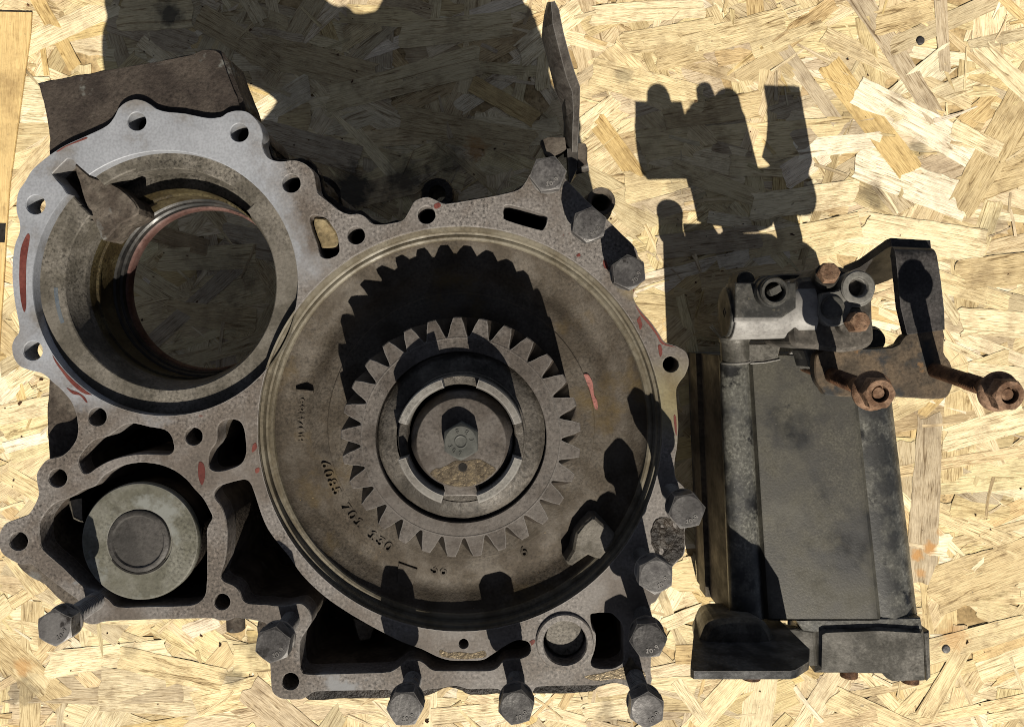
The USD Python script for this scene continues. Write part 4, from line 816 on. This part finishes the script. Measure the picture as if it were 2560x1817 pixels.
# ------------------------------------------------------------------ bracket and its two long rusty bolts
br = thing('strap_bracket', 'black bent strap bracket with a rust-stained foot, beside the valve block', 'bracket', tuple(U(2210, 920, -300)))
foot = shape([(2038,895),(2046,882),(2062,873),(2100,869),(2230,867),(2262,838),(2300,824),(2358,822),(2360,880),(2376,905),(2384,940),(2376,980),(2350,997),(2240,992),(2085,990),(2056,972),(2038,940)], -228, 3)
obj('foot_plate', plate(foot, -262, -228, 3.5), m_strapr, br, label='flat foot of the bracket, streaked with brown rust')
def sheet(P, Qs, th):
    """A bent sheet between two edge lines, given thickness th along its normals."""
    P, Qs = np.asarray(P, float), np.asarray(Qs, float); n = len(P); N = []
    for i in range(n):
        t = P[min(i + 1, n - 1)] - P[max(i - 1, 0)]; nn_ = np.cross(Qs[i] - P[i], t); N.append(nn_ / np.linalg.norm(nn_))
    N = np.array(N); V = np.vstack([P, Qs, P + N * th, Qs + N * th]); F = []
    for i in range(n - 1):
        a, b, c, d = i, i + 1, n + i, n + i + 1; e = 2 * n
        F += [(a, c, d), (a, d, b), (a + e, d + e, c + e), (a + e, b + e, d + e), (a, b, b + e), (a, b + e, a + e), (c, c + e, d + e), (c, d + e, d)]
    for i in (0, n - 1):
        F += [(i, n + i, 3 * n + i), (i, 3 * n + i, 2 * n + i)]
    m = trimesh.Trimesh(V, F, process=False); m.fix_normals(); return m
L_ = [U(2268, 836, -226), U(2252, 770, -222), U(2245, 700, -212), U(2241, 655, -205), U(2239, 636, -204), U(2236, 624, -209), U(2232, 617, -220), U(2229, 615, -236)]
R_ = [U(2362, 824, -226), U(2360, 770, -222), U(2352, 700, -212), U(2345, 655, -205), U(2342, 638, -204), U(2338, 628, -209), U(2333, 622, -220), U(2328, 620, -236)]
obj('strap', sheet(L_, R_, -30), m_strap, br, smooth=40)
L2 = [U(2229, 616, -238), U(2218, 620, -250), U(2190, 640, -300), U(2150, 668, -360), U(2108, 684, -410)]
R2 = [p + np.array([0, 0, 0.]) for p in (U(2328, 622, -238), U(2243, 690, -430), U(2218, 702, -452), U(2196, 710, -462), U(2160, 722, -470))]
obj('strap_return', sheet(L2, R2, 26), m_strap, br, smooth=40)
def long_bolt(t, foot_p, head_p, washer=False):
    f, h = np.asarray(foot_p, float), np.asarray(head_p, float); d = (h - f) / np.linalg.norm(h - f)
    s = h - d * 52
    L = np.linalg.norm(s - f)
    obj('shank', roughen(along(lathe([(21, -60), (21, L * .55)] + [(21 + (1.6 if k % 2 else -1.2), L * .55 + k * 4) for k in range(int(L * .28 / 4))] + [(22, L * .84), (22, L)], n=30), f, h), .6, .1, 5), m_rustd, t)
    obj('head_flange', roughen(along(lathe([(20, 0), (44, 0), (50, 4), (50, 9), (44, 16), (34, 22)], n=48), s, h), .9, .08, 6), m_rust, t)
    hd = manifold3d.Manifold.extrude(manifold3d.CrossSection([[(40 * math.cos(math.radians(60 * k)), 40 * math.sin(math.radians(60 * k))) for k in range(6)]]), 42).translate((0, 0, 12))
    hd = hd ^ manifold3d.Manifold.revolve(manifold3d.CrossSection([[(0, 0), (42, 0), (42, 46), (34, 54), (0, 54)]]), 40)
    hd = hd - manifold3d.Manifold.cylinder(40, 20, 22, 32).translate((0, 0, 34))
    hm = hd.to_mesh(); hd = trimesh.Trimesh(hm.vert_properties[:, :3], hm.tri_verts, process=False)
    obj('hex_head', roughen(along(hd, s, h), .6, .1, 7, edge=8), m_rust, t, smooth=30)
    obj('thread_end', along(lathe([(0, 12), (14, 12), (16, 8), (16, 0)], n=20), s + d * 32, h), m_rust, t)
lb = thing('long_bolt', 'long rusty flanged bolt standing through the bracket foot, nearer the valve block', 'bolt', tuple(U(2000, 905, -440)), 'long rusty bolts in the bracket')
long_bolt(lb, U(2012, 912, -440), U(2200, 984, 66))
c = U(2000, 905, -436); obj('washer', lathe([(22, 0), (40, 0), (43, -3), (43, -12)], c[:2], 40, z=c[2]), m_alu, lb)
lb2 = thing('long_bolt', 'long rusty flanged bolt reaching the right edge of the photo', 'bolt', tuple(U(2330, 915, -262)), 'long rusty bolts in the bracket')
long_bolt(lb2, U(2336, 925, -230), U(2524, 988, 100))

# ------------------------------------------------------------------ nails in the board
for i, (x, y, lab) in enumerate(((2302, 101, 'dark nail head in a pale strand near the top right corner'), (2366, 1622, 'dark nail head in the board right of the oil cooler end cap'))):
    c = U(x, y, GZ + 7)
    t = thing('nail', lab, 'nail', (c[0], c[1], GZ), 'nail heads in the board')
    obj('nail_head', roughen(lathe([(0, 9), (9, 9.5), (13, 8), (15, 5), (15, -2)], c[:2], 28, z=GZ), .8, .15, i), m_bolt, t)

# ------------------------------------------------------------------ crumbs of rust and dirt scattered on the board
crumbs = []
r = np.random.default_rng(77)
for i in range(420):
    if r.random() < .6:
        a = r.uniform(0, 6.283); px, py = (r.choice([[900, 1000], [2000, 1250], [500, 700]]) + np.array([math.cos(a) * r.normal(820, 130), math.sin(a) * r.normal(640, 120)]))
    else: px, py = r.uniform(0, 2560), r.uniform(0, 1817)
    c = U(px, py, GZ + 5); q = float(np.clip(r.lognormal(.75, .45), 1, 6))
    crumbs.append(hull(c + r.normal(0, 1, (8, 3)) * [q, q * r.uniform(.4, 1), q * .5]))
dc = thing('dirt_crumbs', 'dark crumbs of rust and dirt scattered over the board', 'dirt', (0, 0, GZ), kind='stuff')
obj('crumbs', crumbs, m_rustd, dc, smooth=False)
